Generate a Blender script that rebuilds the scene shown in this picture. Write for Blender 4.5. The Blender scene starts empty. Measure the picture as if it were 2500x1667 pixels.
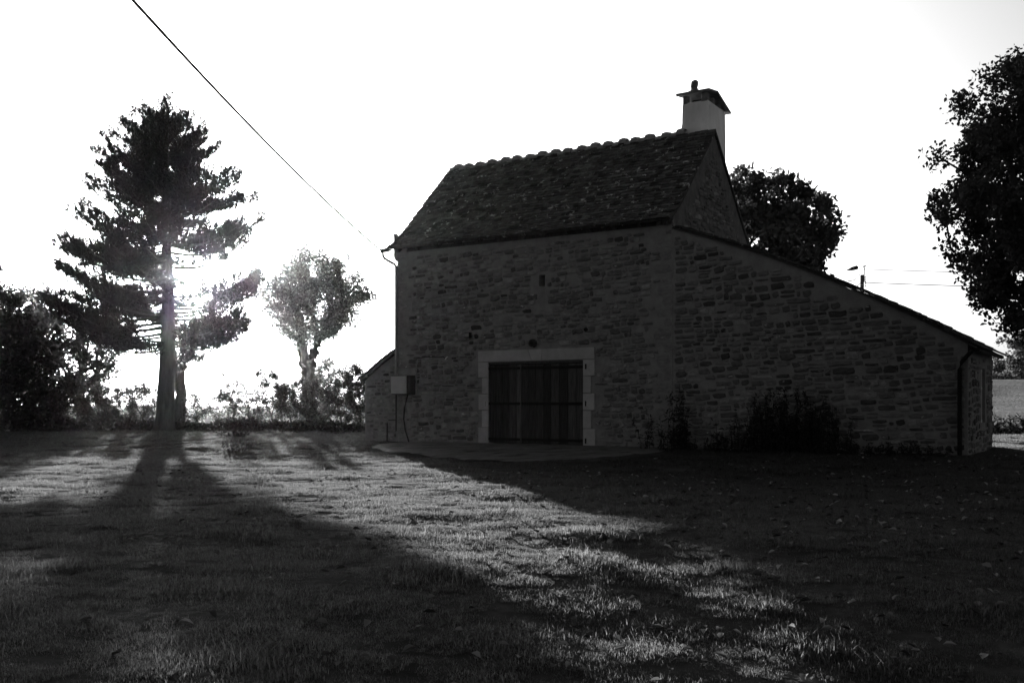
import bpy, math, random
import numpy as np
from mathutils import Vector, Matrix

R = math.radians
rnd = random.Random(7)
nr = np.random.default_rng(11)
scn = bpy.context.scene
COL = scn.collection

# ------------------------------------------------------------------ camera
EYE = 1.207
cam_d = bpy.data.cameras.new('camera')
cam_d.sensor_width = 36.0
cam_d.lens = 35.0
cam_d.shift_y = 0.062
cam_d.clip_start = 0.1
cam_d.clip_end = 5000
cam = bpy.data.objects.new('camera', cam_d)
cam.location = (0, 0, EYE)
cam.rotation_euler = (R(90), 0, 0)
COL.objects.link(cam)
scn.camera = cam

# ------------------------------------------------------------------ sky and sun
SUN_AZ = R(-18.07)      # measured from +Y towards +X
SUN_EL = R(7.3)
wd = bpy.data.worlds.new('World')
scn.world = wd
wd.use_nodes = True
nt = wd.node_tree
nt.nodes.clear()
sky = nt.nodes.new('ShaderNodeTexSky')
sky.sky_type = 'NISHITA'
sky.sun_disc = False
sky.sun_elevation = SUN_EL
sky.sun_rotation = SUN_AZ
sky.altitude = 800
sky.air_density = 0.3
sky.dust_density = 10.0
sky.ozone_density = 1.0
bw = nt.nodes.new('ShaderNodeRGBToBW')      # the photograph is black and white
bg = nt.nodes.new('ShaderNodeBackground')
bg.inputs['Strength'].default_value = 0.05
out = nt.nodes.new('ShaderNodeOutputWorld')
nt.links.new(sky.outputs[0], bw.inputs[0])
nt.links.new(bw.outputs[0], bg.inputs['Color'])
nt.links.new(bg.outputs[0], out.inputs['Surface'])

sun_d = bpy.data.lights.new('sun', 'SUN')
sun_d.energy = 5.0
sun_d.angle = R(0.53)
sun_d.color = (1, 1, 1)
sun = bpy.data.objects.new('sun', sun_d)
to_sun = Vector((math.sin(SUN_AZ) * math.cos(SUN_EL), math.cos(SUN_AZ) * math.cos(SUN_EL), math.sin(SUN_EL)))
sun.rotation_euler = (-to_sun).to_track_quat('-Z', 'Y').to_euler()
sun.location = (-30, 60, 60)
COL.objects.link(sun)

vs = scn.view_settings
vs.view_transform = 'Standard'
vs.look = 'None'
vs.exposure = 2.78
vs.gamma = 1.0
vs.use_curve_mapping = False
cy = scn.cycles
cy.max_bounces = 8
cy.diffuse_bounces = 3
cy.transmission_bounces = 3
cy.transparent_max_bounces = 8
cy.volume_bounces = 0
cy.use_denoising = True

# ------------------------------------------------------------------ small helpers
def tag(o, label=None, cat=None, group=None, kind=None):
    if label: o['label'] = label
    if cat: o['category'] = cat
    if group: o['group'] = group
    if kind: o['kind'] = kind
    return o

def link(o, parent=None):
    COL.objects.link(o)
    if parent is not None:
        o.parent = parent
    return o

def empty(name, loc=(0, 0, 0), rz=0.0):
    o = bpy.data.objects.new(name, None)
    o.location = loc
    o.rotation_euler = (0, 0, rz)
    o.empty_display_size = 0.2
    return link(o)

class MB:
    """collects shapes, builds ONE mesh object"""
    def __init__(self):
        self.v, self.f, self.t = [], [], []
        self.tone = 0.5
    def add(self, verts, faces):
        b = len(self.v)
        self.v += [tuple(p) for p in verts]
        self.f += [tuple(i + b for i in fc) for fc in faces]
        self.t += [self.tone] * len(faces)
    def box(self, x0, x1, y0, y1, z0, z1):
        self.add([(x0, y0, z0), (x1, y0, z0), (x1, y1, z0), (x0, y1, z0), (x0, y0, z1), (x1, y0, z1), (x1, y1, z1), (x0, y1, z1)],
                 [(0, 3, 2, 1), (4, 5, 6, 7), (0, 1, 5, 4), (1, 2, 6, 5), (2, 3, 7, 6), (3, 0, 4, 7)])
    def cbox(self, x0, x1, y0, y1, z0, z1, c=0.012):
        """box with chamfered front (y0) edges"""
        o = [(x0, z0), (x1, z0), (x1, z1), (x0, z1)]
        i = [(x0 + c, z0 + c), (x1 - c, z0 + c), (x1 - c, z1 - c), (x0 + c, z1 - c)]
        v = [(a, y1, b) for a, b in o] + [(a, y0 + c, b) for a, b in o] + [(a, y0, b) for a, b in i]
        f = [(3, 2, 1, 0), (8, 9, 10, 11)]
        for k in range(4):
            n = (k + 1) % 4
            f += [(k, n, 4 + n, 4 + k), (4 + k, 4 + n, 8 + n, 8 + k)]
        self.add(v, f)
    def prism(self, poly, axis, d0, d1):
        """poly list of 2D points extruded along axis ('y': points are x,z ; 'x': points are y,z ; 'z': x,y)"""
        n = len(poly)
        def p3(a, b, d):
            return {'y': (a, d, b), 'x': (d, a, b), 'z': (a, b, d)}[axis]
        v = [p3(a, b, d0) for a, b in poly] + [p3(a, b, d1) for a, b in poly]
        f = [tuple(range(n)), tuple(range(2 * n - 1, n - 1, -1))]
        for k in range(n):
            m = (k + 1) % n
            f.append((k, n + k, n + m, m))
        self.add(v, f)
    def tube(self, pts, rad, n=8, cap=True):
        pts = [Vector(p) for p in pts]
        rad = rad if isinstance(rad, (list, tuple)) else [rad] * len(pts)
        v, f = [], []
        up = Vector((0.13, 0.21, 0.97)).normalized()
        for i, p in enumerate(pts):
            d = (pts[min(i + 1, len(pts) - 1)] - pts[max(i - 1, 0)])
            if d.length < 1e-6: d = Vector((0, 0, 1))
            d.normalize()
            s = d.cross(up if abs(d.dot(up)) < 0.95 else Vector((1, 0, 0))).normalized()
            t = s.cross(d)
            for k in range(n):
                a = 2 * math.pi * k / n
                v.append(p + (s * math.cos(a) + t * math.sin(a)) * rad[i])
        for i in range(len(pts) - 1):
            for k in range(n):
                m = (k + 1) % n
                f.append((i * n + k, i * n + m, (i + 1) * n + m, (i + 1) * n + k))
        if cap:
            f.append(tuple(range(n - 1, -1, -1)))
            f.append(tuple(range((len(pts) - 1) * n, len(pts) * n)))
        self.add(v, f)
    def build(self, name, mat, parent=None, smooth=False, kind=None):
        me = bpy.data.meshes.new(name)
        me.from_pydata(self.v, [], self.f)
        a = me.attributes.new('tone', 'FLOAT', 'FACE')
        a.data.foreach_set('value', np.array(self.t, dtype=np.float32))
        if smooth:
            me.shade_smooth()
        me.materials.append(mat)
        me.update()
        o = bpy.data.objects.new(name, me)
        if kind: o['kind'] = kind
        return link(o, parent)

def np_mesh(name, V, F, mat, parent=None, tone=None, smooth=False):
    """V (n,3), F (m,k) all faces same size"""
    V = np.ascontiguousarray(V, dtype=np.float32)
    F = np.ascontiguousarray(F, dtype=np.int32)
    me = bpy.data.meshes.new(name)
    m, k = F.shape
    me.vertices.add(len(V)); me.loops.add(m * k); me.polygons.add(m)
    me.vertices.foreach_set('co', V.ravel())
    me.loops.foreach_set('vertex_index', F.ravel())
    me.polygons.foreach_set('loop_start', np.arange(0, m * k, k, dtype=np.int32))
    me.update(calc_edges=True)
    if tone is not None:
        a = me.attributes.new('tone', 'FLOAT', 'FACE')
        a.data.foreach_set('value', np.ascontiguousarray(tone, dtype=np.float32))
    if smooth: me.shade_smooth()
    me.materials.append(mat)
    o = bpy.data.objects.new(name, me)
    return link(o, parent)

def scatter_arrays(TV, TF, P, M, S):
    """copies of a template: P (n,3), M (n,3,3) columns = axes, S (n,)"""
    n, k = len(P), len(TV)
    V = np.einsum('nij,kj->nki', M, TV) * S[:, None, None] + P[:, None, :]
    F = (TF[None, :, :] + (np.arange(n) * k)[:, None, None]).reshape(-1, TF.shape[1])
    return V.reshape(-1, 3), F

def frames(axis, roll=None):
    """rotation matrices whose z column is axis (n,3), random roll"""
    z = axis / (np.linalg.norm(axis, axis=1, keepdims=True) + 1e-9)
    ref = np.where(np.abs(z[:, 2:3]) < 0.9, np.array([[0, 0, 1.0]]), np.array([[1.0, 0, 0]]))
    x = np.cross(ref, z); x /= np.linalg.norm(x, axis=1, keepdims=True) + 1e-9
    y = np.cross(z, x)
    a = nr.uniform(0, 2 * np.pi, len(z)) if roll is None else roll
    c, s = np.cos(a)[:, None], np.sin(a)[:, None]
    return np.stack([x * c + y * s, y * c - x * s, z], axis=2)

_wv = [(rnd.uniform(0, 6.28), rnd.uniform(0, 6.28), rnd.uniform(0, 6.28), rnd.uniform(0.75, 1.35)) for _ in range(14)]
def wob(x, y, wl):
    """smooth pseudo noise about -1..1 with wavelength wl (metres)"""
    s = 0.0
    for a, ph, q, fr in _wv:
        k = 2 * np.pi / wl * fr
        s = s + np.sin(k * (np.cos(a) * x + np.sin(a) * y) + ph + 0.8 * np.sin(k * 0.37 * (np.sin(a) * x - np.cos(a) * y) + q))
    return s / 5.0

def sstep(a, b, x):
    t = np.clip((x - a) / (b - a), 0, 1)
    return t * t * (3 - 2 * t)

# ------------------------------------------------------------------ materials (all neutral greys)
def new_mat(name):
    m = bpy.data.materials.new(name)
    m.use_nodes = True
    m.node_tree.nodes.clear()
    return m, m.node_tree.nodes, m.node_tree.links

def grey(v):
    return (v, v, v, 1)

def surf_mat(name, lo, hi, scale=6.0, rough=0.95, bump=0.3, bscale=30.0, tone=0.0, stretch=(1, 1, 1), bdist=0.01, spec=0.06, detail=6.0, blotch=None, metal=0.0):
    """grey principled with noise between lo and hi; `tone` mixes the face attribute in; blotch=(value, threshold, scale)"""
    m, N, L = new_mat(name)
    o = N.new('ShaderNodeOutputMaterial'); p = N.new('ShaderNodeBsdfPrincipled')
    L.new(p.outputs[0], o.inputs['Surface'])
    p.inputs['Roughness'].default_value = rough
    p.inputs['Specular IOR Level'].default_value = spec
    p.inputs['Metallic'].default_value = metal
    tc = N.new('ShaderNodeTexCoord'); mp = N.new('ShaderNodeMapping')
    mp.inputs['Scale'].default_value = stretch
    L.new(tc.outputs['Object'], mp.inputs['Vector'])
    nz = N.new('ShaderNodeTexNoise'); nz.inputs['Scale'].default_value = scale; nz.inputs['Detail'].default_value = detail
    nz.inputs['Roughness'].default_value = 0.65
    L.new(mp.outputs[0], nz.inputs['Vector'])
    mr = N.new('ShaderNodeMapRange')
    mr.inputs['From Min'].default_value = 0.3; mr.inputs['From Max'].default_value = 0.7
    mr.inputs['To Min'].default_value = lo; mr.inputs['To Max'].default_value = hi
    L.new(nz.outputs['Fac'], mr.inputs['Value'])
    val = mr.outputs[0]
    if tone:
        at = N.new('ShaderNodeAttribute'); at.attribute_name = 'tone'
        r2 = N.new('ShaderNodeMapRange')
        r2.inputs['To Min'].default_value = 1 - tone; r2.inputs['To Max'].default_value = 1 + tone
        L.new(at.outputs['Fac'], r2.inputs['Value'])
        mu = N.new('ShaderNodeMath'); mu.operation = 'MULTIPLY'
        L.new(val, mu.inputs[0]); L.new(r2.outputs[0], mu.inputs[1]); val = mu.outputs[0]
    if blotch:
        bv, th, bs = blotch
        n2 = N.new('ShaderNodeTexNoise'); n2.inputs['Scale'].default_value = bs; n2.inputs['Detail'].default_value = 5
        n2.inputs['Roughness'].default_value = 0.7
        L.new(mp.outputs[0], n2.inputs['Vector'])
        st = N.new('ShaderNodeMapRange'); st.inputs['From Min'].default_value = th; st.inputs['From Max'].default_value = th + 0.06
        L.new(n2.outputs['Fac'], st.inputs['Value'])
        mx = N.new('ShaderNodeMix'); mx.data_type = 'FLOAT'
        L.new(st.outputs[0], mx.inputs[0]); L.new(val, mx.inputs[2]); mx.inputs[3].default_value = bv
        val = mx.outputs[0]
    L.new(val, p.inputs['Base Color'])
    if bump:
        nb = N.new('ShaderNodeTexNoise'); nb.inputs['Scale'].default_value = bscale; nb.inputs['Detail'].default_value = 7
        nb.inputs['Roughness'].default_value = 0.7
        L.new(mp.outputs[0], nb.inputs['Vector'])
        bp = N.new('ShaderNodeBump'); bp.inputs['Strength'].default_value = bump; bp.inputs['Distance'].default_value = bdist
        L.new(nb.outputs['Fac'], bp.inputs['Height'])
        L.new(bp.outputs[0], p.inputs['Normal'])
    return m

def leaf_mat(name, dif, trn, mix=0.4, gloss=0.04, tone=0.4):
    m, N, L = new_mat(name)
    o = N.new('ShaderNodeOutputMaterial')
    at = N.new('ShaderNodeAttribute'); at.attribute_name = 'tone'
    r2 = N.new('ShaderNodeMapRange'); r2.inputs['To Min'].default_value = 1 - tone; r2.inputs['To Max'].default_value = 1 + tone
    L.new(at.outputs['Fac'], r2.inputs['Value'])
    def sc(v):
        mu = N.new('ShaderNodeMath'); mu.operation = 'MULTIPLY'; mu.inputs[1].default_value = v
        L.new(r2.outputs[0], mu.inputs[0]); return mu.outputs[0]
    d = N.new('ShaderNodeBsdfDiffuse'); t = N.new('ShaderNodeBsdfTranslucent'); g = N.new('ShaderNodeBsdfGlossy')
    L.new(sc(dif), d.inputs['Color']); L.new(sc(trn), t.inputs['Color'])
    g.inputs['Roughness'].default_value = 0.45; g.inputs['Color'].default_value = grey(0.5)
    a = N.new('ShaderNodeMixShader'); a.inputs[0].default_value = mix
    L.new(d.outputs[0], a.inputs[1]); L.new(t.outputs[0], a.inputs[2])
    b = N.new('ShaderNodeMixShader'); b.inputs[0].default_value = gloss
    L.new(a.outputs[0], b.inputs[1]); L.new(g.outputs[0], b.inputs[2])
    L.new(b.outputs[0], o.inputs['Surface'])
    return m

MAT = dict(
    mortar=surf_mat('mortar', 0.12, 0.19, 3.0, bump=0.8, bscale=22, bdist=0.02, blotch=(0.22, 0.66, 1.6)),
    stone=surf_mat('rubble_stone', 0.08, 0.15, 5.0, bump=1.0, bscale=14, bdist=0.035, tone=0.62, blotch=(0.36, 0.63, 4.0), stretch=(1, 1, 2.0)),
    ashlar=surf_mat('dressed_stone', 0.22, 0.30, 3.0, bump=0.35, bscale=40, bdist=0.006, tone=0.15),
    render=surf_mat('lime_render', 0.42, 0.66, 1.6, bump=0.7, bscale=7, bdist=0.03, stretch=(1, 1, 0.4), blotch=(0.26, 0.60, 1.7)),
    gable=surf_mat('rough_render', 0.09, 0.17, 3.0, bump=1.0, bscale=5, bdist=0.2, stretch=(1, 1.6, 1.0)),
    slate=surf_mat('stone_slate', 0.022, 0.06, 7.0, bump=0.7, bscale=25, bdist=0.012, tone=0.7, blotch=(0.32, 0.60, 4.5)),
    ridge=surf_mat('clay_tile', 0.14, 0.22, 7.0, bump=0.5, bscale=20, bdist=0.008),
    wood=surf_mat('weathered_wood', 0.018, 0.06, 5.0, bump=0.5, bscale=14, bdist=0.006, stretch=(7, 7, 0.35), tone=0.6),
    beam=surf_mat('dark_timber', 0.03, 0.06, 6.0, bump=0.4, stretch=(3, 3, 1)),
    iron=surf_mat('black_iron', 0.005, 0.012, 20, rough=0.8, bump=0.2, spec=0.1),
    zinc=surf_mat('zinc', 0.10, 0.16, 8, rough=0.5, bump=0.05, spec=0.5),
    boxgrey=surf_mat('painted_box', 0.24, 0.29, 4, rough=0.7, bump=0.05, spec=0.1),
    plastic=surf_mat('black_plastic', 0.02, 0.03, 10, rough=0.5, bump=0.05),
    glass=surf_mat('dark_glass', 0.01, 0.02, 2, rough=0.1, bump=0, spec=0.5),
    paint=surf_mat('pale_paint', 0.40, 0.5, 6, bump=0.1),
    concrete=surf_mat('rough_concrete', 0.05, 0.11, 1.1, bump=0.9, bscale=4, bdist=0.05, stretch=(1, 2.5, 1), blotch=(0.03, 0.56, 1.3)),
    bark=surf_mat('bark', 0.035, 0.07, 6, bump=1.0, bscale=7, bdist=0.06, stretch=(1, 1, 0.25)),
    lightbark=surf_mat('pollard_bark', 0.035, 0.06, 5, bump=1.0, bscale=6, bdist=0.06, stretch=(1, 1, 0.4)),
    needle=leaf_mat('needles', 0.03, 0.03, 0.25, 0.0),
    leaf=leaf_mat('leaves', 0.035, 0.035, 0.35, 0.008),
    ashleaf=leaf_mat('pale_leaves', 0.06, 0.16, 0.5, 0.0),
    shrub=leaf_mat('shrub_leaves', 0.035, 0.05, 0.4, 0.0),
    weed=leaf_mat('weed_leaves', 0.03, 0.03, 0.4, 0.0),
    grass=leaf_mat('grass_blades', 0.02, 0.115, 0.5, 0.0, tone=0.55),
    deadleaf=leaf_mat('dead_leaves', 0.16, 0.05, 0.25, 0.0, tone=0.8),
    pole=surf_mat('pole_wood', 0.06, 0.1, 5, bump=0.4),
    wire=surf_mat('cable', 0.03, 0.05, 5, bump=0),
    road=surf_mat('asphalt', 0.10, 0.16, 3, bump=0.3),
)

def ground_mat():
    m, N, L = new_mat('turf')
    o = N.new('ShaderNodeOutputMaterial'); p = N.new('ShaderNodeBsdfPrincipled')
    L.new(p.outputs[0], o.inputs['Surface'])
    p.inputs['Roughness'].default_value = 1.0; p.inputs['Specular IOR Level'].default_value = 0.0
    tc = N.new('ShaderNodeTexCoord')
    n1 = N.new('ShaderNodeTexNoise'); n1.inputs['Scale'].default_value = 0.9; n1.inputs['Detail'].default_value = 8
    L.new(tc.outputs['Object'], n1.inputs['Vector'])
    at = N.new('ShaderNodeAttribute'); at.attribute_name = 'field'
    a = N.new('ShaderNodeMapRange'); a.inputs['From Min'].default_value = .3; a.inputs['From Max'].default_value = .7
    a.inputs['To Min'].default_value = 0.02; a.inputs['To Max'].default_value = 0.045
    L.new(n1.outputs['Fac'], a.inputs['Value'])
    n2 = N.new('ShaderNodeTexNoise'); n2.inputs['Scale'].default_value = 0.25; n2.inputs['Detail'].default_value = 8
    n2.inputs['Roughness'].default_value = 0.7
    L.new(tc.outputs['Object'], n2.inputs['Vector'])
    b = N.new('ShaderNodeMapRange'); b.inputs['From Min'].default_value = .3; b.inputs['From Max'].default_value = .7
    b.inputs['To Min'].default_value = 0.07; b.inputs['To Max'].default_value = 0.16
    L.new(n2.outputs['Fac'], b.inputs['Value'])
    mx = N.new('ShaderNodeMix'); mx.data_type = 'FLOAT'
    L.new(at.outputs['Fac'], mx.inputs[0]); L.new(a.outputs[0], mx.inputs[2]); L.new(b.outputs[0], mx.inputs[3])
    L.new(mx.outputs[0], p.inputs['Base Color'])
    nb = N.new('ShaderNodeTexNoise'); nb.inputs['Scale'].default_value = 3.0; nb.inputs['Detail'].default_value = 8
    L.new(tc.outputs['Object'], nb.inputs['Vector'])
    bp = N.new('ShaderNodeBump'); bp.inputs['Strength'].default_value = 0.8; bp.inputs['Distance'].default_value = 0.2
    L.new(nb.outputs['Fac'], bp.inputs['Height']); L.new(bp.outputs[0], p.inputs['Normal'])
    return m
MAT['turf'] = ground_mat()

# ------------------------------------------------------------------ the barn's own frame
F0 = np.array([0.708, 30.0])
FA = np.array([0.846, -0.533])      # along the facade to the right
FN = np.array([0.533, 0.846])       # into the building
BRZ = math.atan2(FA[1], FA[0])
def w2l(x, y):
    dx, dy = x - F0[0], y - F0[1]
    return dx * FA[0] + dy * FA[1], dx * FN[0] + dy * FN[1]
def l2w(u, v, z=0.0):
    p = F0 + FA * u + FN * v
    return (p[0], p[1], z)

# ------------------------------------------------------------------ ground
def gh(x, y):
    """terrain height: lawn slightly below the barn, meadow behind, a rise far right"""
    u, v = w2l(x, y)
    d = np.hypot(x, y)
    h = -0.36 * sstep(0.0, 6.0, -v)
    lawn = 1 - sstep(44, 60, d)
    keep = sstep(0.2, 3.0, np.abs(v)) * 0.85 + 0.15
    h = h + lawn * keep * (0.03 * wob(x, y, 3.4) + 0.02 * wob(y + 9, x, 1.3) + 0.03 * wob(x + 31, y, 9.0))
    t = 0.31 * x - 0.95 * y          # the near right lawn falls away gently, sloped to dim the low sun
    h = h - 0.85 * sstep(-12.5, -0.5, t) * sstep(-2.5, 2.0, x) * (np.abs(y) < 40)
    side = sstep(-0.1, 0.35, x / (np.abs(y) + 8.0)) * (y > 0)
    h = h + side * (5.0 * sstep(60, 170, d) + 15.0 * sstep(200, 520, d))
    h = h + 0.5 * sstep(60, 120, d) * wob(x, y, 90.0)
    h = h - 0.25 * sstep(48, 70, d) * (1 - side)
    return h

def make_ground():
    nrad, nang = 230, 260
    rr = np.concatenate([[0.0], np.geomspace(1.0, 1500.0, nrad)])
    # finer angular steps in the direction of the view
    t = np.linspace(-1, 1, nang, endpoint=False)
    ang = np.pi * (0.35 * t + 0.65 * t ** 3)
    A, Rr = np.meshgrid(ang, rr)
    X, Y = Rr * np.sin(A), Rr * np.cos(A)
    Z = gh(X, Y)
    V = np.stack([X.ravel(), Y.ravel(), Z.ravel()], 1)
    i, j = np.meshgrid(np.arange(nrad), np.arange(nang), indexing='ij')
    j2 = (j + 1) % nang
    F = np.stack([i * nang + j, (i + 1) * nang + j, (i + 1) * nang + j2, i * nang + j2], -1).reshape(-1, 4)
    F = F[:, ::-1]
    o = np_mesh('ground', V, F, MAT['turf'], smooth=True)
    d = np.hypot(V[:, 0], V[:, 1])
    u, v = w2l(V[:, 0], V[:, 1])
    a = o.data.attributes.new('field', 'FLOAT', 'POINT')
    a.data.foreach_set('value', sstep(46, 56, d).astype(np.float32))
    tag(o, kind='structure')
    return o
make_ground()

# ------------------------------------------------------------------ barn
XL, XG, XR = -5.32, 4.43, 11.95      # left corner, main gable plane, right end of the extension
DEP = 6.36                           # depth of the main body
EAVE = 6.22
RIDGE = 9.58
EXT_D = 4.7                          # depth of the extension
barn = empty('stone_barn', l2w(0, 0), BRZ)
tag(barn, 'tall rubble stone barn with steep slate roof, plank doors and long sloping extension', 'barn')

def ext_top(u):
    """top of the extension's front wall at u"""
    f = (u - XG) / (XR - XG)
    return 6.10 - 2.45 * f - 1.0 * f ** 2

HOLES = [(-1.73, 1.66, -0.2, 2.52), (0.12, 0.33, 4.77, 5.11)]
def wall_panels():
    m = MB()
    xs = sorted({XL, XG} | {h[0] for h in HOLES} | {h[1] for h in HOLES})
    zs = sorted({-0.4, EAVE} | {h[2] for h in HOLES} | {h[3] for h in HOLES})
    zs = [z for z in zs if z >= -0.4]
    for i in range(len(xs) - 1):
        # merge vertically
        run = None
        for j in range(len(zs) - 1):
            cx_, cz_ = (xs[i] + xs[i + 1]) / 2, (zs[j] + zs[j + 1]) / 2
            hole = any(h[0] < cx_ < h[1] and h[2] < cz_ < h[3] for h in HOLES)
            if hole:
                if run is not None: m.box(xs[i], xs[i + 1], 0, 0.5, run, zs[j]); run = None
            elif run is None:
                run = zs[j]
        if run is not None: m.box(xs[i], xs[i + 1], 0, 0.5, run, zs[-1])
    # the other three walls
    m.box(XL, XG, DEP - 0.5, DEP, -0.4, EAVE)
    m.prism([(0.5, -0.4), (DEP - 0.5, -0.4), (DEP - 0.5, EAVE), (0.5, EAVE)], 'x', XL, XL + 0.5)
    m.prism([(0.003, EAVE), (DEP - 0.003, EAVE), (DEP - 0.003, EAVE + 0.15), (DEP / 2, RIDGE - 0.12), (0.003, EAVE + 0.15)], 'x', XL + 0.003, XL + 0.4)
    # dark cavity behind the slit and doors
    m.box(XL + 0.6, XG - 0.6, 1.6, 1.7, -0.4, EAVE)
    return m.build('front_wall', MAT['mortar'], barn)
front_wall = wall_panels()

m = MB()
m.prism([(0.02, -0.4), (DEP - 0.02, -0.4), (DEP - 0.02, EAVE + 0.16), (DEP / 2, RIDGE - 0.12), (0.02, EAVE + 0.16)], 'x', XG - 0.5, XG + 0.002)
gable_wall = m.build('gable_wall', MAT['gable'], barn)
# extension walls: front (flush with the facade), right end with a narrow window, back
m = MB()
poly = [(XG + 0.004, -0.4), (XR, -0.4)] + [(u, ext_top(u)) for u in np.linspace(XR, XG + 0.004, 12)]
m.prism(poly, 'y', 0.006, 0.45)
WZ0, WZ1, WY0, WY1 = 0.75, 2.15, 2.35, 3.15
zt = ext_top(XR) - 0.02
m.box(XR - 0.4, XR - 0.002, 0.45, WY0, -0.4, zt)
m.box(XR - 0.4, XR - 0.002, WY1, EXT_D, -0.4, zt)
m.box(XR - 0.4, XR - 0.002, WY0, WY1, -0.4, WZ0)
m.box(XR - 0.4, XR - 0.002, WY0, WY1, WZ1, zt)
m.prism([(XG + 0.004, -0.4), (XR - 0.4, -0.4)] + [(u, ext_top(u)) for u in np.linspace(XR - 0.4, XG + 0.004, 10)], 'y', EXT_D - 0.4, EXT_D)
ext_wall = m.build('extension_wall', MAT['mortar'], barn)
# window of the end wall
m = MB()
for z0, z1 in ((WZ0, WZ0 + 0.07), (WZ1 - 0.07, WZ1), (1.62, 1.68)):
    m.box(XR - 0.16, XR - 0.07, WY0, WY1, z0, z1)
for y0, y1 in ((WY0, WY0 + 0.08), (WY1 - 0.08, WY1), ((WY0 + WY1) / 2 - 0.03, (WY0 + WY1) / 2 + 0.03)):
    m.box(XR - 0.155, XR - 0.075, y0, y1, WZ0, WZ1)
win = m.build('window', MAT['paint'], barn)
for y0, y1 in ((WY0 + 0.08, (WY0 + WY1) / 2 - 0.03), ((WY0 + WY1) / 2 + 0.03, WY1 - 0.08)):
    for z0, z1 in ((WZ0 + 0.07, 1.62), (1.68, WZ1 - 0.07)):
        m = MB(); m.box(XR - 0.125, XR - 0.115, y0, y1, z0, z1); m.build('pane', MAT['glass'], win)

# left annex (low lean-to against the left gable)
m = MB()
AX0 = XL - 1.42
m.prism([(AX0, -0.4), (XL - 0.004, -0.4), (XL - 0.004, 2.93), (AX0 + 0.7, 2.52), (AX0, 2.02)], 'y', 0.06, 4.0)
annex_wall = m.build('annex_wall', MAT['mortar'], barn)
m = MB()
m.prism([(AX0 - 0.13, 1.97), (AX0 + 0.7, 2.53), (XL - 0.006, 2.95), (XL - 0.006, 3.04), (AX0 + 0.7, 2.62), (AX0 - 0.13, 2.06)], 'y', -0.06, 4.1)
annex_roof = m.build('annex_roof', MAT['slate'], barn)

# ---- rubble stones
ASHLAR = []   # (x0,x1,z0,z1) dressed blocks, filled below
KEY = [(-0.25, 2.885), (-0.12, 2.55), (0.21, 2.55), (0.24, 2.885)]
JZ = [0.0, 0.52, 1.05, 1.55, 2.06, 2.54]
LJ = [0.34, 0.21, 0.33, 0.20, 0.34]
RJ = [0.40, 0.27, 0.38, 0.26, 0.38]
for k in range(5):
    ASHLAR.append((-1.73 - LJ[k], -1.70, JZ[k], JZ[k + 1] - 0.012))
    ASHLAR.append((1.63, 1.63 + RJ[k], JZ[k], JZ[k + 1] - 0.012))
for (x0, x1, z0, z1) in ASHLAR:
    m = MB(); m.tone = rnd.uniform(0.2, 0.9)
    m.cbox(x0, x1, -0.028 - rnd.uniform(0, 0.008), 0.3, z0 - (0.3 if z0 == 0 else 0), z1, 0.014)
    m.build('jamb_stone', MAT['ashlar'], front_wall)
for pts in ([(-2.07, 2.55), (-0.13, 2.55), (-0.262, 2.885), (-2.07, 2.885)], [KEY[1], KEY[2], KEY[3], KEY[0]], [(0.222, 2.55), (2.0, 2.55), (2.0, 2.885), (0.252, 2.885)]):
    m = MB(); m.tone = rnd.uniform(0.3, 0.8)
    m.prism(pts, 'y', -0.03, 0.3)
    m.build('lintel_stone', MAT['ashlar'], front_wall)

def stone_geo(x0, x1, z0, z1, proud, seed):
    """irregular hammered stone face, front towards -y"""
    r = random.Random(seed)
    w, h = x1 - x0, z1 - z0
    c = min(w, h) * 0.28
    ring = []
    def edge(ax, az, bx, bz, n):
        for k in range(n):
            t = (k + r.uniform(-0.25, 0.25)) / n if k else 0
            ring.append([ax + (bx - ax) * t, az + (bz - az) * t])
    nx = 3 if w > 0.3 else 2
    edge(x0 + c * r.uniform(.3, 1), z0, x1 - c * r.uniform(.3, 1), z0, nx)
    edge(x1, z0 + c * r.uniform(.2, 1), x1, z1 - c * r.uniform(.2, 1), 2)
    edge(x1 - c * r.uniform(.3, 1), z1, x0 + c * r.uniform(.3, 1), z1, nx)
    edge(x0, z1 - c * r.uniform(.2, 1), x0, z0 + c * r.uniform(.2, 1), 2)
    j = min(w, h) * 0.09
    ring = [(p[0] + r.uniform(-j, j), p[1] + r.uniform(-j, j)) for p in ring]
    n = len(ring)
    mx, mz = (x0 + x1) / 2 + r.uniform(-.15, .15) * w, (z0 + z1) / 2 + r.uniform(-.15, .15) * h
    v = [(p[0], 0.012, p[1]) for p in ring]
    for p in ring:
        q = r.uniform(0.10, 0.22)
        v.append((p[0] + (mx - p[0]) * q, -proud * r.uniform(0.6, 1.15), p[1] + (mz - p[1]) * q))
    v.append((mx, -proud * r.uniform(0.8, 1.5), mz))
    f = []
    for k in range(n):
        b = (k + 1) % n
        f += [(k, b, n + b, n + k), (n + k, n + b, 2 * n)]
    return v, f

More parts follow.
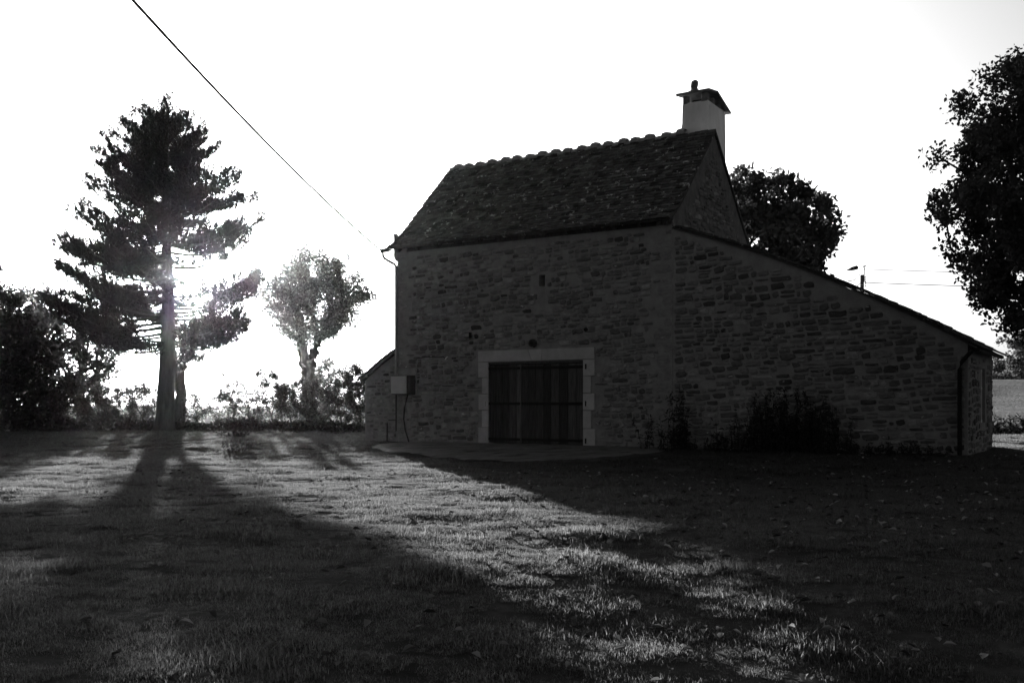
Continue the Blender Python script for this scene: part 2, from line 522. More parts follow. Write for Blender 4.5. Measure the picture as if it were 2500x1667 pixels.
stones = []   # (size, wall, verts, faces, tone)
def lay_stones(wall, u0, u1, zmax, avoid, hmin, hmax, wmin, wmax, joint, proud, seed, y=0.0, slope=0.0, drop=0.0, dark=0.0, end=False):
    r = random.Random(seed)
    z = -0.12
    while z < 9.6:
        hrow = r.uniform(hmin, hmax)
        x = u0 + r.uniform(0, 0.05)
        while x < u1 - 0.06:
            w = r.uniform(wmin, wmax) * (1.5 if r.random() < 0.18 else 1.0)
            if x + w > u1 - 0.1: w = u1 - x
            parts = [(z, z + hrow)]
            if hrow > 0.16 and r.random() < 0.22:
                s = r.uniform(0.35, 0.65); parts = [(z, z + hrow * s), (z + hrow * s, z + hrow)]
            for za, zb in parts:
                jz = 0.05 * math.sin(x * 1.3 + seed + z) + 0.03 * math.sin(x * 3.7 + z * 3) + slope * (x - u0)
                jj = joint * r.uniform(0.6, 1.5)
                s = (x + jj / 2, x + w - jj / 2, za + jz + jj / 2, zb + jz - jj / 2)
                if s[3] - s[2] < 0.035 or s[1] - s[0] < 0.05: continue
                if r.random() < drop: continue
                top = min(zmax(s[0]), zmax(s[1]))
                if s[3] > top - 0.04: continue
                if any(s[0] < a[1] + 0.015 and s[1] > a[0] - 0.015 and s[2] < a[3] + 0.015 and s[3] > a[2] - 0.015 for a in avoid): continue
                pr = proud * r.uniform(0.35, 1.3)
                v, f = stone_geo(*s, pr, r.random())
                v = [((XR if end is True else end) - p[1], p[0], p[2]) for p in v] if end else [(p[0], p[1] + y, p[2]) for p in v]
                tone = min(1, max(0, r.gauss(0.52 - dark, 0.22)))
                if r.random() < 0.09: tone = 1.2
                depth = 60.0 if end else 30.0 - 0.533 * x
                stones.append(((s[1] - s[0]) * (s[3] - s[2]) / depth ** 2, wall, v, f, tone))
            x += w
        z += hrow

avoid = ASHLAR + [(-2.07, 2.0, 2.55, 2.9)] + [(h[0] - 0.02, h[1] + 0.02, h[2] - 0.1, h[3]) for h in HOLES] + [(0.12, 0.33, 4.0, 4.77), (-2.38, -1.94, 3.53, 3.71)]
# quoins of the two main corners
QUO = []
zq = -0.1; k = 0
while zq < 5.9:
    hq = rnd.uniform(0.24, 0.42)
    wq = 0.52 if k % 2 else 0.30
    wq *= rnd.uniform(0.9, 1.15)
    QUO.append((XG - wq, XG - 0.01, zq, zq + hq - 0.015))
    QUO.append((XL + 0.005, XL + wq * 0.9, zq + 0.03, zq + hq + 0.01))
    zq += hq; k += 1
avoid += QUO
for q in QUO:
    v, f = stone_geo(q[0], q[1], q[2] + 0.004, q[3] - 0.004, 0.005, rnd.random())
    stones.append((0.9 * (q[1] - q[0]) * (q[3] - q[2]) / (30 - 0.533 * q[0]) ** 2, front_wall, v, f, rnd.uniform(0.62, 0.8)))
stones_dark = (-2.38, -1.95, 3.54, 3.70)
v, f = stone_geo(*stones_dark, 0.02, 3)
stones.append((1.0, front_wall, v, f, 0.0))
lay_stones(front_wall, XL + 0.02, XG - 0.02, lambda u: 6.12, avoid, 0.08, 0.20, 0.12, 0.42, 0.024, 0.032, 5, drop=0.10)
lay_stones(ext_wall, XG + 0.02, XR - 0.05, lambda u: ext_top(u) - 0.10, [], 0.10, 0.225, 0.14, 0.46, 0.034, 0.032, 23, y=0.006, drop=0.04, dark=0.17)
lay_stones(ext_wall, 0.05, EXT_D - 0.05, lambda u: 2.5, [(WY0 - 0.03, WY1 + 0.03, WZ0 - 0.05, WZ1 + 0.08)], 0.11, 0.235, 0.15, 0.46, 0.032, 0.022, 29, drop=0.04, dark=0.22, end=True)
lay_stones(gable_wall, 0.25, DEP - 0.25, lambda u: EAVE - 0.2 + (RIDGE - EAVE) * (1 - abs(u - DEP / 2) / (DEP / 2)) - 0.25, [(-1, 9, -1, 4.6)], 0.08, 0.2, 0.12, 0.4, 0.03, 0.03, 61, drop=0.12, end=XG)
lay_stones(annex_wall, AX0 + 0.03, XL - 0.06, lambda u: 1.95 + 0.65 * (u - AX0), [], 0.08, 0.16, 0.12, 0.36, 0.03, 0.018, 41, y=0.06, drop=0.1)
stones.sort(key=lambda s: -s[0])
for sz, wall, v, f, tone in stones[:300]:
    m = MB(); m.tone = tone; m.add(v, f)
    m.build('stone', MAT['stone'], wall)
m = MB()
for sz, wall, v, f, tone in stones[300:]:
    m.tone = tone; m.add(v, f)
o = m.build('small_stones', MAT['stone'], barn, kind='stuff')
o['label'] = 'smaller rubble stones of the walls'
# plaster repair below the slit, black disc painting the shade of a small putlog hole
m = MB(); m.cbox(0.17, 0.31, -0.012, 0.05, 4.02, 4.765, 0.02); m.build('plaster_patch', MAT['mortar'], front_wall)
m = MB(); m.tube([(1.72, -0.03, 3.41), (1.72, 0.02, 3.41)], [0.06, 0.06], 9); m.build('hole_shade_disc', MAT['iron'], front_wall)
# small iron hook on the gable
m = MB(); m.tube([(XG - 0.05, 1.75, 5.62), (XG + 0.06, 1.75, 5.62), (XG + 0.08, 1.78, 5.55), (XG + 0.08, 1.72, 5.42), (XG + 0.03, 1.6, 5.40)], 0.014, 6); m.build('iron_hook', MAT['iron'], gable_wall)

# ---- main roof
REAVE = 6.44                       # roof plane above the wall face
TH = math.atan2(RIDGE - REAVE, DEP / 2)
SL = math.hypot(RIDGE - REAVE, DEP / 2)
OVE = 0.46                         # eave overhang along the slope
VL, VR = XL - 0.14, XG + 0.06      # verges
def on_roof(d, lift=0.0):
    """(y, z) at distance d up the front slope from the wall plane; the foot is kicked out a little"""
    y = d * math.cos(TH); z = REAVE + d * math.sin(TH)
    kick = 0.20 * max(0.0, (1.0 - d) / 1.4) ** 2
    return y - lift * math.sin(TH), z + lift * math.cos(TH) + kick
m = MB()
ds = [-OVE, -0.2, 0.1, 0.4, 0.8, 1.2, SL]
up = [on_roof(d, 0.02) for d in ds]; lo = [on_roof(d, -0.06) for d in ds]
m.prism(up + lo[::-1], 'x', VL, VR)
back = [(DEP - y, z) for y, z in up]; backl = [(DEP - y, z) for y, z in lo]
m.prism([(DEP / 2 + 0.004, up[-1][1])] + back[:-1][::-1] + backl[:-1] + [(DEP / 2 + 0.004, lo[-1][1])], 'x', VL, VR)
roof = m.build('roof', MAT['slate'], barn)
m = MB(); m.box(XL + 0.41, XG - 0.51, 0.05, 0.45, EAVE + 0.002, REAVE - 0.1); m.build('wall_plate', MAT['beam'], roof)
# rafter tails
for k in range(13):
    x = XL + 0.15 + k * (XG - XL - 0.3) / 12
    m = MB()
    a, b = on_roof(-OVE + 0.06, -0.064), on_roof(0.6, -0.064)
    c, d = on_roof(0.6, -0.24), on_roof(-OVE + 0.06, -0.22)
    m.prism([a, b, c, d], 'x', x - 0.05, x + 0.05)
    m.build('rafter_tail', MAT['beam'], roof)

slates = []
def slate_geo(cx_, d0, w, ln, th, r, surf, tilt=0.045):
    """one slate: outline in (x, d), rounded uneven lower edge"""
    b = [(-.5, .10), (-.42, .02), (-.2, 0.0), (.05, -.01), (.28, .01), (.44, .03), (.5, .12)]
    lo_ = [(cx_ + p[0] * w, d0 + p[1] * ln + r.uniform(-.012, .012)) for p in b]
    hi_ = [(cx_ + .48 * w, d0 + ln), (cx_ - .48 * w, d0 + ln)]
    out_ = lo_ + hi_
    n = len(out_)
    tw = r.uniform(-.012, .012)
    def pt(x, d, up_):
        f = (d - d0) / ln
        l = up_ + tilt * (1 - f) + tw * (x - cx_) / w * (1 - f)
        y, z = surf(d, l)
        return (x, y, z)
    v = [pt(x, d, th) for x, d in out_] + [pt(x, d, 0) for x, d in out_]
    f = [tuple(range(n))]
    for k in range(n - 2):
        f.append((k, n + k, n + k + 1, k + 1))
    return v, f
r = random.Random(99)
EXPO = 0.152
nrow = int((SL + OVE - 0.12) / EXPO) + 1
for i in range(nrow):
    d0 = -OVE - 0.04 + i * EXPO + r.uniform(-.008, .008)
    x = VL - r.uniform(0.0, 0.05)
    while x < VR - 0.03:
        w = r.uniform(0.17, 0.36)
        if x + w > VR - 0.1: w = VR + r.uniform(0.0, 0.04) - x
        ln = min(0.33, SL - d0 + 0.02)
        v, f = slate_geo(x + w / 2, d0 + r.uniform(-.015, .015), w - 0.008, ln, r.uniform(.014, .028), r, on_roof, tilt=0.05)
        tone = min(1, max(0, r.gauss(0.45, 0.25)))
        if r.random() < 0.05: tone = 1.0
        slates.append((w * (1.0 + 0.03 * (x - XL)), roof, v, f, tone))
        x += w
# ---- roof of the extension (slabs running down to the right)
def on_ext(d, lift=0.0):
    """d = horizontal distance from the gable; returns (u, z)"""
    u = XG + d
    s = -(2.45 + 2.0 * d / (XR - XG)) / (XR - XG)
    n = math.hypot(1, s)
    return u - lift * s / n, ext_top(u) + lift / n
m = MB()
dd = np.linspace(0.004, XR - XG + 0.20, 14)
m.prism([on_ext(d, 0.05) for d in dd] + [on_ext(d, 0.004) for d in dd[::-1]], 'y', -0.07, EXT_D + 0.1)
ext_roof = m.build('extension_roof', MAT['beam'], barn)
ndn = 27
for i in range(ndn):
    dl = (i + 1) * (XR - XG + 0.30) / ndn       # lower edge
    yv = -0.10 - r.uniform(0, 0.05)
    while yv < EXT_D + 0.1:
        w = r.uniform(0.25, 0.5)
        th = r.uniform(0.02, 0.04)
        a0 = dl - 0.55
        lowlift = 0.095 + r.uniform(-.01, .015)
        pts = []
        for y_ in (yv, yv + w - 0.01):
            for (d_, l_) in ((max(a0, 0.01), 0.055), (dl + r.uniform(-.02, .02), lowlift)):
                u1, z1 = on_ext(d_, l_); u2, z2 = on_ext(d_, l_ + th)
                pts += [(u1, y_, z1), (u2, y_, z2)]
        # 0 lo-top-bottom..: order y0:(hi b,hi t,lo b,lo t) y1:(...)
        fcs = [(1, 3, 7, 5), (0, 4, 6, 2), (2, 6, 7, 3), (0, 2, 3, 1), (4, 5, 7, 6), (0, 1, 5, 4)]
        slates.append((0.05 if yv > -0.05 else 0.16, ext_roof, pts, fcs, r.uniform(0.1, 0.7)))
        yv += w
slates.sort(key=lambda s: -s[0])
for sz, par, v, f, tone in slates[:300]:
    m = MB(); m.tone = tone; m.add(v, f); m.build('slate', MAT['slate'], par)
m = MB()
for sz, par, v, f, tone in slates[300:]:
    m.tone = tone; m.add(v, f)
o = m.build('small_slates', MAT['slate'], barn, kind='stuff')
o['label'] = 'remaining roof slates'
# annex slates (edge seen from the front)
for i in range(7):
    t0 = i / 7.0
    x0 = AX0 - 0.16 + t0 * 1.5
    def az(x): return 2.06 + (x - AX0 + 0.13) * 0.675 if x < AX0 + .7 else 2.62 + (x - AX0 - 0.7) * 0.585
    m = MB(); m.tone = r.random()
    x1 = min(x0 + 0.4, XL - 0.01)
    m.prism([(x0, az(x0) + 0.05), (x1, az(x1) + 0.01), (x1, az(x1) + 0.035), (x0, az(x0) + 0.085)], 'y', -0.09, 0.5)
    m.build('slate', MAT['slate'], annex_roof)

# ---- ridge tiles
n_ridge = 20
pitch = (VR - VL) / n_ridge
ry, rz = DEP / 2, RIDGE + 0.02
for k in range(n_ridge):
    x0 = VL + k * pitch
    if x0 > XG - 1.1 - 0.1: continue
    m = MB()
    v, f = [], []
    secs = [(0.0, 0.12, -0.01), (pitch * 0.42, 0.125, 0.0), (pitch * 0.47, 0.155, 0.035), (pitch * 0.72, 0.16, 0.05), (pitch * 0.99, 0.14, 0.035)]
    jx = rnd.uniform(-.05, .05); jz = rnd.uniform(-.02, .02)
    for sx, rad, hz in secs:
        for a in range(9):
            t = math.pi * (a / 8.0) * 1.16 - 0.08 * math.pi
            v.append((x0 + sx + jx, ry + math.cos(t) * rad * 1.15, rz - 0.05 + hz + jz + math.sin(t) * rad))
    for s in range(4):
        for a in range(8):
            b = s * 9 + a
            f.append((b, b + 1, b + 10, b + 9))
    m.add(v, f)
    m.build('ridge_tile', MAT['ridge'], roof, smooth=False)

# ---- chimney
CX0, CX1, CY0, CY1, CZ1 = XG - 1.085, XG - 0.255, 3.30, 4.85, 10.58
m = MB()
sec = [(8.6, 0.03), (9.75, 0.03), (9.95, 0.0), (CZ1 - 0.06, -0.005), (CZ1, -0.035)]
v, f = [], []
for z, e in sec:
    j = lambda: rnd.uniform(-0.01, 0.01)
    v += [(CX0 - e + j(), CY0 - e + j(), z), (CX1 + e * .3 + j(), CY0 - e + j(), z), (CX1 + e * .3 + j(), CY1 + e + j(), z), (CX0 - e + j(), CY1 + e + j(), z)]
for s in range(len(sec) - 1):
    for k in range(4):
        n_ = (k + 1) % 4
        f.append((s * 4 + k, s * 4 + n_, s * 4 + 4 + n_, s * 4 + 4 + k))
t = (len(sec) - 1) * 4
f.append((t, t + 1, t + 2, t + 3))
m.add(v, f)
chim = m.build('chimney', MAT['render'], barn)
for (x, y, wx, wy) in ((CX0 + 0.10, CY0 + 0.10, .08, .09), (CX1 - 0.11, CY0 + 0.10, .10, .09), (CX1 - 0.09, CY0 + 0.62, .07, .08), (CX0 + 0.09, CY0 + 0.75, .07, .08), (CX1 - 0.09, CY1 - 0.35, .07, .09), (CX0 + 0.1, CY1 - 0.12, .08, .09), (CX1 - 0.1, CY1 - 0.06, .08, .05)):
    m = MB(); m.cbox(x - wx, x + wx, y - wy, y + wy, CZ1 - 0.03, CZ1 + 0.235 - 0.06 * (y - CY0), 0.01)
    m.build('pillar', MAT['stone'], chim)
m = MB(); m.box(CX0 + 0.24, CX1 - 0.24, CY0 + 0.26, CY1 - 0.2, CZ1 - 0.02, CZ1 + 0.13); m.build('flue_dark_block', MAT['iron'], chim)  # black block added so the openings between the pillars look shaded
zc = CZ1 + 0.20
prof = [(CY0 - 0.13, zc + 0.03), (CY0 + 0.55, zc + 0.13), (CY1 + 0.22, zc - 0.23), (CY1 + 0.22, zc - 0.17), (CY0 + 0.56, zc + 0.20), (CY0 - 0.13, zc + 0.10)]
m = MB()
m.prism(prof[:2] + [prof[4], prof[5]], 'x', CX0 - 0.15, CX1 + 0.10); m.build('cap_slab', MAT['stone'], chim)
m = MB()
m.prism([(CY0 + 0.562, zc + 0.128), prof[2], prof[3], (CY0 + 0.562, zc + 0.205)], 'x', CX0 - 0.12, CX1 + 0.12); m.build('cap_slab', MAT['stone'], chim)
m = MB()
secs = [(0.0, .20, .0), (.06, .19, 0), (.10, .11, .01), (.17, .10, .0), (.24, .12, -.015), (.31, .125, 0.0), (.37, .10, .02), (.41, .05, .02)]
sxx, syy = CX0 + 0.36, CY0 + 0.12
v, f = [], []
for z, rad, ox in secs:
    for a in range(10):
        q = 2 * math.pi * a / 10
        rr_ = rad * rnd.uniform(0.85, 1.12)
        v.append((sxx + ox + math.cos(q) * rr_, syy + math.sin(q) * rr_, zc + 0.09 + z))
for s in range(len(secs) - 1):
    for a in range(10):
        b = (a + 1) % 10
        f.append((s * 10 + a, s * 10 + b, s * 10 + 10 + b, s * 10 + 10 + a))
f.append(tuple(range((len(secs) - 1) * 10, len(secs) * 10)))
m.add(v, f)
m.build('cap_stone', MAT['stone'], chim)

# ---- barn doors
def door_leaf(x0, x1, nplank, hinge_left, ybase):
    m = MB(); m.box(x0 + 0.02, x1 - 0.02, ybase + 0.05, ybase + 0.08, 0.06, 2.42)
    leaf = m.build('door', MAT['wood'], barn)
    w = (x1 - x0) / nplank
    x = x0
    for k in range(nplank):
        ww = w * rnd.uniform(0.85, 1.15) if k < nplank - 1 else x1 - x
        m = MB(); m.tone = rnd.uniform(0.1, 0.95)
        yj = rnd.uniform(-.004, .004)
        m.cbox(x + 0.005, x + ww - 0.005, ybase + yj, ybase + 0.048, 0.05 + rnd.uniform(-.015, .015), 2.435, 0.006)
        m.build('plank', MAT['wood'], leaf)
        x += ww
    for z in (0.16, 1.25, 2.33):
        m = MB()
        a, b = (x0 - 0.10, x1 - 0.04) if hinge_left else (x0 + 0.02, x1 + 0.10)
        m.box(a, b, ybase - 0.02, ybase - 0.006, z - 0.04, z + 0.04)
        hx = a if hinge_left else b
        m.tube([(hx, ybase - 0.03, z - 0.075), (hx, ybase - 0.03, z + 0.075)], 0.024, 8)
        m.build('strap_hinge', MAT['iron'], leaf)
    return leaf
d1 = door_leaf(-1.695, -0.512, 5, True, 0.02)
d2 = door_leaf(-0.505, 1.625, 8, False, 0.0)
m = MB(); m.box(-1.70, 1.63, 0.02, 0.2, 2.455, 2.53); m.build('door_head', MAT['beam'], barn)
m = MB(); m.box(-1.75, 1.68, 0.0, 0.45, -0.25, 0.03); m.build('threshold', MAT['beam'], barn)

# ---- fittings on the facade: things of their own
def on_facade(name, label, cat):
    e = empty(name, l2w(0, 0), BRZ)
    tag(e, label, cat)
    return e
t = on_facade('meter_box', 'pale square electric meter box on the left corner of the barn', 'meter box')
m = MB(); m.cbox(-5.36, -4.55, -0.27, -0.022, 1.55, 2.17, 0.02); m.build('case', MAT['plastic'], t)
m = MB(); m.cbox(-5.34, -4.70, -0.30, -0.272, 1.57, 2.15, 0.008); m.build('door', MAT['boxgrey'], t)
t = on_facade('floodlight', 'small square black floodlight on the wall left of the doors', 'floodlight')
m = MB(); m.cbox(-2.47, -2.27, -0.22, -0.10, 3.31, 3.47, 0.015); m.build('housing', MAT['iron'], t)
m = MB(); m.cbox(-2.45, -2.29, -0.228, -0.221, 3.33, 3.45, 0.003); m.build('lens', MAT['zinc'], t)
m = MB(); m.tube([(-2.37, -0.1, 3.36), (-2.37, -0.02, 3.30)], 0.015, 6); m.build('bracket', MAT['iron'], t)
t = on_facade('wall_lamp', 'dark round fitting above the keystone of the doors', 'lamp')
m = MB(); m.tube([(-0.06, -0.02, 3.07), (-0.06, -0.06, 3.07), (-0.06, -0.12, 3.07), (-0.06, -0.145, 3.07)], [0.13, 0.13, 0.12, 0.08], 16); m.build('body', MAT['plastic'], t)
m = MB(); m.tube([(-0.06, -0.146, 3.07), (-0.06, -0.16, 3.07)], [0.07, 0.03], 12); m.build('lens', MAT['iron'], t)
t = on_facade('downpipe', 'thin zinc downpipe bending from the left eave down the barn corner', 'pipe')
m = MB(); m.tube([(-5.70, -0.34, 6.27), (-5.52, -0.34, 6.28), (-5.34, -0.34, 6.30)], 0.075, 10); m.build('outlet', MAT['zinc'], t)
m = MB(); m.tube([(-5.64, -0.34, 6.25), (-5.64, -0.33, 6.10), (-5.60, -0.30, 6.02), (-5.36, -0.09, 5.84), (-5.31, -0.06, 5.76), (-5.31, -0.06, 4.0), (-5.31, -0.06, 2.19)], 0.048, 8); m.build('pipe', MAT['zinc'], t)
m = MB(); m.tube([(-5.31, -0.06, 1.54), (-5.31, -0.06, 0.35)], 0.022, 8); m.build('lower_pipe', MAT['plastic'], t)
t = on_facade('flue_pipe', 'short capped flue pipe above the left end of the eave', 'flue')
m = MB(); m.tube([(-5.30, 0.16, 6.02), (-5.46, 0.16, 6.04), (-5.50, 0.16, 6.12), (-5.50, 0.16, 6.88)], 0.075, 10); m.build('pipe', MAT['zinc'], t)
m = MB(); m.tube([(-5.5, 0.16, 6.93), (-5.5, 0.16, 6.95)], 0.12, 12); m.tube([(-5.5, 0.16, 6.87), (-5.5, 0.16, 6.93)], 0.015, 6); m.tube([(-5.5, 0.16, 6.83), (-5.5, 0.16, 6.86)], 0.085, 12); m.build('cap', MAT['zinc'], t)
t = on_facade('cable_conduit', 'grey conduit rising from the meter box and turning right along the wall', 'conduit')
m = MB(); m.tube([(-4.49, -0.03, 1.52), (-4.49, -0.03, 2.66)], 0.022, 8); m.build('tube', MAT['zinc'], t)
m = MB(); m.tube([(-4.50, -0.03, 2.64), (-4.48, -0.035, 2.72), (-4.1, -0.035, 2.76), (-3.7, -0.035, 2.74), (-3.38, -0.04, 2.74), (-3.33, -0.05, 2.66)], 0.014, 6); m.build('cable', MAT['plastic'], t)
m = MB(); m.tube([(-3.33, -0.05, 2.66), (-3.22, -0.07, 2.74)], 0.02, 6); m.build('plug', MAT['paint'], t)
t = on_facade('supply_hose', 'black curved hose hanging from the meter box to the ground', 'hose')
m = MB(); m.tube([(-4.78, -0.12, 1.54), (-4.85, -0.09, 1.4), (-4.97, -0.05, 1.1), (-5.0, -0.05, 0.75), (-4.93, -0.06, 0.4), (-4.75, -0.1, 0.02), (-4.70, -0.12, -0.1)], 0.024, 8)
m.build('hose', MAT['plastic'], t)
t = on_facade('iron_stake', 'thin iron stake standing before the left annex wall', 'stake')
m = MB(); m.tube([(-5.66, -0.10, -0.1), (-5.66, -0.09, 0.60), (-5.66, -0.09, 0.63)], [.02, .02, .008], 6); m.build('rod', MAT['iron'], t)
t = on_facade('corner_downpipe', 'dark downpipe on the right corner of the barn extension', 'pipe')
cp = XR - 0.05
m = MB(); m.tube([(XR + 0.10, -0.02, 2.50), (XR + 0.02, -0.06, 2.40), (cp - 0.08, -0.07, 2.22), (cp - 0.12, -0.07, 2.05), (cp - 0.12, -0.07, -0.3)], 0.05, 10); m.build('pipe', MAT['iron'], t)
m = MB(); m.tube([(XR + 0.22, -0.15, 2.53), (XR + 0.22, EXT_D + 0.1, 2.53)], 0.06, 8); m.build('gutter', MAT['iron'], t)
# pale stone lying by the wall
m = MB()
v, f = stone_geo(4.9, 5.15, -0.24, -0.14, 0.10, 8)
m.add([(p[0], p[1] - 2.4, p[2]) for p in v], f)
m.prism([(4.92, -0.24), (5.13, -0.24), (5.1, -0.15), (4.95, -0.15)], 'y', -2.4, -2.25)
o = m.build('loose_stone', MAT['ashlar']); o.location = l2w(0, 0); o.rotation_euler = (0, 0, BRZ)
tag(o, 'small pale stone lying on the ground right of the apron', 'stone')

# ---- apron before the doors
ap = [(-4.9, 0.0), (-5.5, -0.9), (-5.2, -1.9), (-4.0, -2.7), (-2.4, -3.4), (0.2, -4.1), (2.2, -4.0), (3.7, -3.2), (4.8, -1.7), (5.0, 0.0)]
def densify(poly, n):
    o_ = []
    for k in range(len(poly)):
        a, b = poly[k], poly[(k + 1) % len(poly)]
        for i in range(n):
            t_ = i / n
            o_.append((a[0] + (b[0] - a[0]) * t_ + rnd.uniform(-.09, .09) * (b[1] < -.5), a[1] + (b[1] - a[1]) * t_ + rnd.uniform(-.09, .09) * (b[1] < -.5)))
    return o_
apd = densify(ap, 6)
def in_poly(x, y, poly):
    x = np.asarray(x); y = np.asarray(y); c = np.zeros(x.shape, bool)
    for k in range(len(poly)):
        (x1, y1), (x2, y2) = poly[k - 1], poly[k]
        c ^= ((y1 > y) != (y2 > y)) & (x < (x2 - x1) * (y - y1) / (y2 - y1 + 1e-12) + x1)
    return c
V, F = [], []
rings = 10
for s in range(rings + 1):
    q = s / rings
    for (a, b) in apd:
        u, v_ = -0.6 + (a + 0.6) * q, -0.3 + (b + 0.3) * q
        p = l2w(u, v_)
        V.append((p[0], p[1], float(gh(np.array(p[0]), np.array(p[1]))) + (0.03 if s < rings - 1 else (0.012 if s < rings else -0.04))))
n_ = len(apd)
for s in range(rings):
    for k in range(n_):
        b = (k + 1) % n_
        F.append((s * n_ + k, s * n_ + b, s * n_ + n_ + b, s * n_ + n_ + k))
apron = np_mesh('paved_apron', np.array(V), np.array(F)[:, ::-1], MAT['concrete'], smooth=True)
tag(apron, kind='structure')

# ------------------------------------------------------------------ vegetation generators
LEAF_V = np.array([(0, 0, 0), (-.30, .30, .05), (.30, .30, .05), (-.26, .62, .03), (.26, .62, .03), (0, 1.0, -.06), (0, .35, -.03)])
LEAF_F = np.array([(0, 6, 1), (0, 2, 6), (1, 6, 3), (2, 4, 6), (3, 6, 5), (4, 5, 6)])
LEAFN = [1.0]
def leaf_mesh(name, P, S, mat, parent, droop=0.3, lift=None):
    n = len(P)
    ax = nr.normal(size=(n, 3)); ax[:, 2] += droop
    M = frames(ax)
    V, F = scatter_arrays(LEAF_V * np.array([LEAFN[0], 1, 1]), LEAF_F, P, M, S)
    return np_mesh(name, V, F, mat, parent, tone=np.repeat(nr.uniform(0, 1, n), len(LEAF_F)))

def grow(root, pts, alpha=0.35):
    """connect points (n,3) into a branching skeleton from root nodes list; returns nodes, parent"""
    nodes = [np.array(p, float) for p in root]
    par = [i - 1 for i in range(len(root))]
    plen = [0.0]
    for i in range(1, len(root)): plen.append(plen[-1] + np.linalg.norm(nodes[i] - nodes[i - 1]))
    base_ok = max(1, int(len(root) * 0.4))
    pts = sorted(pts, key=lambda p: np.linalg.norm(p - nodes[-1]))
    for p in pts:
        A = np.array(nodes); d = np.linalg.norm(A - p, axis=1) + alpha * np.array(plen)
        d[:base_ok] += 3.0
        d += 1.5 * np.maximum(0, A[:, 2] - p[2])
        i = int(np.argmin(d))
        q = nodes[i]
        L_ = np.linalg.norm(p - q)
        k = max(1, int(L_ / 0.9))
        last = i
        for s in range(1, k + 1):
            t_ = s / k
            x = q + (p - q) * t_
            if s < k: x = x + nr.normal(size=3) * 0.06 * L_ * 0.4 + np.array([0, 0, 0.10 * L_ * math.sin(math.pi * t_)])
            nodes.append(x); par.append(last); plen.append(plen[last] + L_ / k); last = len(nodes) - 1
    return nodes, par

def branch_mesh(name, nodes, par, r_tip, r_base, mat, parent, sides=5, p=2.2):
    n = len(nodes)
    a = np.zeros(n)
    kids = np.zeros(n, int)
    for i in range(n):
        if par[i] >= 0: kids[par[i]] += 1
    order = range(n - 1, -1, -1)
    for i in order:
        if kids[i] == 0: a[i] = 1.0
        if par[i] >= 0: a[par[i]] += a[i]
    rad = (a / a[0]) ** (1 / p) * r_base
    rad = np.maximum(rad, r_tip)
    m = MB()
    for i in range(n):
        if par[i] >= 0:
            pr = rad[par[i]] if (kids[par[i]] == 1 or par[i] < 3) else min(rad[par[i]], rad[i] * 1.35)
            m.tube([nodes[par[i]], nodes[i]], [pr, rad[i]], sides if rad[i] > 0.03 else 3, cap=False)
    return m.build(name, mat, parent, smooth=True)

def crown_points(n, c, rx, ry, rz, lump=0.25, inner=0.3, flat=0.0):
    """points in a lumpy ellipsoid"""
    d = nr.normal(size=(n, 3)); d /= np.linalg.norm(d, axis=1, keepdims=True)
    ph = nr.uniform(0, 6.28, 6)
    l = 1 + lump * (np.sin(3 * d[:, 0] + ph[0]) * np.sin(4 * d[:, 2] + ph[1]) + 0.6 * np.sin(6 * d[:, 1] + ph[2]) * np.sin(5 * d[:, 2] + 4 * d[:, 0] + ph[3]))
    r_ = nr.uniform(inner ** 3, 1, n) ** (1 / 3) * l
    P = d * r_[:, None] * np.array([rx, ry, rz])
    return P + np.array(c)

SEED = [100]
def reseed():
    global nr, rnd
    SEED[0] += 1
    nr = np.random.default_rng(SEED[0]); rnd = random.Random(SEED[0])

def tree(name, label, cat, loc, height, crown_c, crown_r, n_tip, leaves_per, leaf, mat_leaf, trunk_r, clump=0.35, lump=0.25, trunk=None, bark='bark', group=None, droop=0.3, inner=0.35, sides=6):
    reseed()
    e = empty(name, loc)
    tag(e, label, cat, group)
    tips = crown_points(n_tip, crown_c, *crown_r, lump=lump, inner=inner)
    tips = tips[tips[:, 2] > 0.25]
    root = trunk or [(0, 0, -0.2), (0.03, 0, crown_c[2] * 0.25), (-0.04, 0.03, crown_c[2] * 0.55), (0, 0, max(crown_c[2] - crown_r[2] * 0.35, crown_c[2] * 0.6))]
    nodes, par = grow(root, list(tips))
    branch_mesh('trunk', nodes, par, 0.008, trunk_r, MAT[bark], e, sides)
    # leaves around tips and along the last segments
    A = np.array(nodes)
    sel = np.arange(len(root), len(A))
    C = A[sel]
    n = len(sel) * leaves_per // 2 + len(tips) * leaves_per
    idx = nr.integers(0, len(C), len(C) * leaves_per // 2)
    P1 = C[idx] + ball(len(idx)) * clump * 1.3
    idx = nr.integers(0, len(tips), len(tips) * leaves_per)
    w = nr.uniform(0.5, 1.3, len(tips))[idx]
    P2 = tips[idx] + ball(len(idx)) * (1.5 * clump * w)[:, None]
    P = np.concatenate([P1, P2])
    P = P[P[:, 2] > 0.05]
    leaf_mesh('crown', P, leaf * nr.uniform(0.6, 1.25, len(P)), mat_leaf, e, droop)
    return e

def ball(n):
    d = nr.normal(size=(n, 3)); d /= np.linalg.norm(d, axis=1, keepdims=True)
    return d * (nr.uniform(0, 1, n) ** 0.45)[:, None]

def gz(x, y):
    return float(gh(np.array(float(x)), np.array(float(y))))

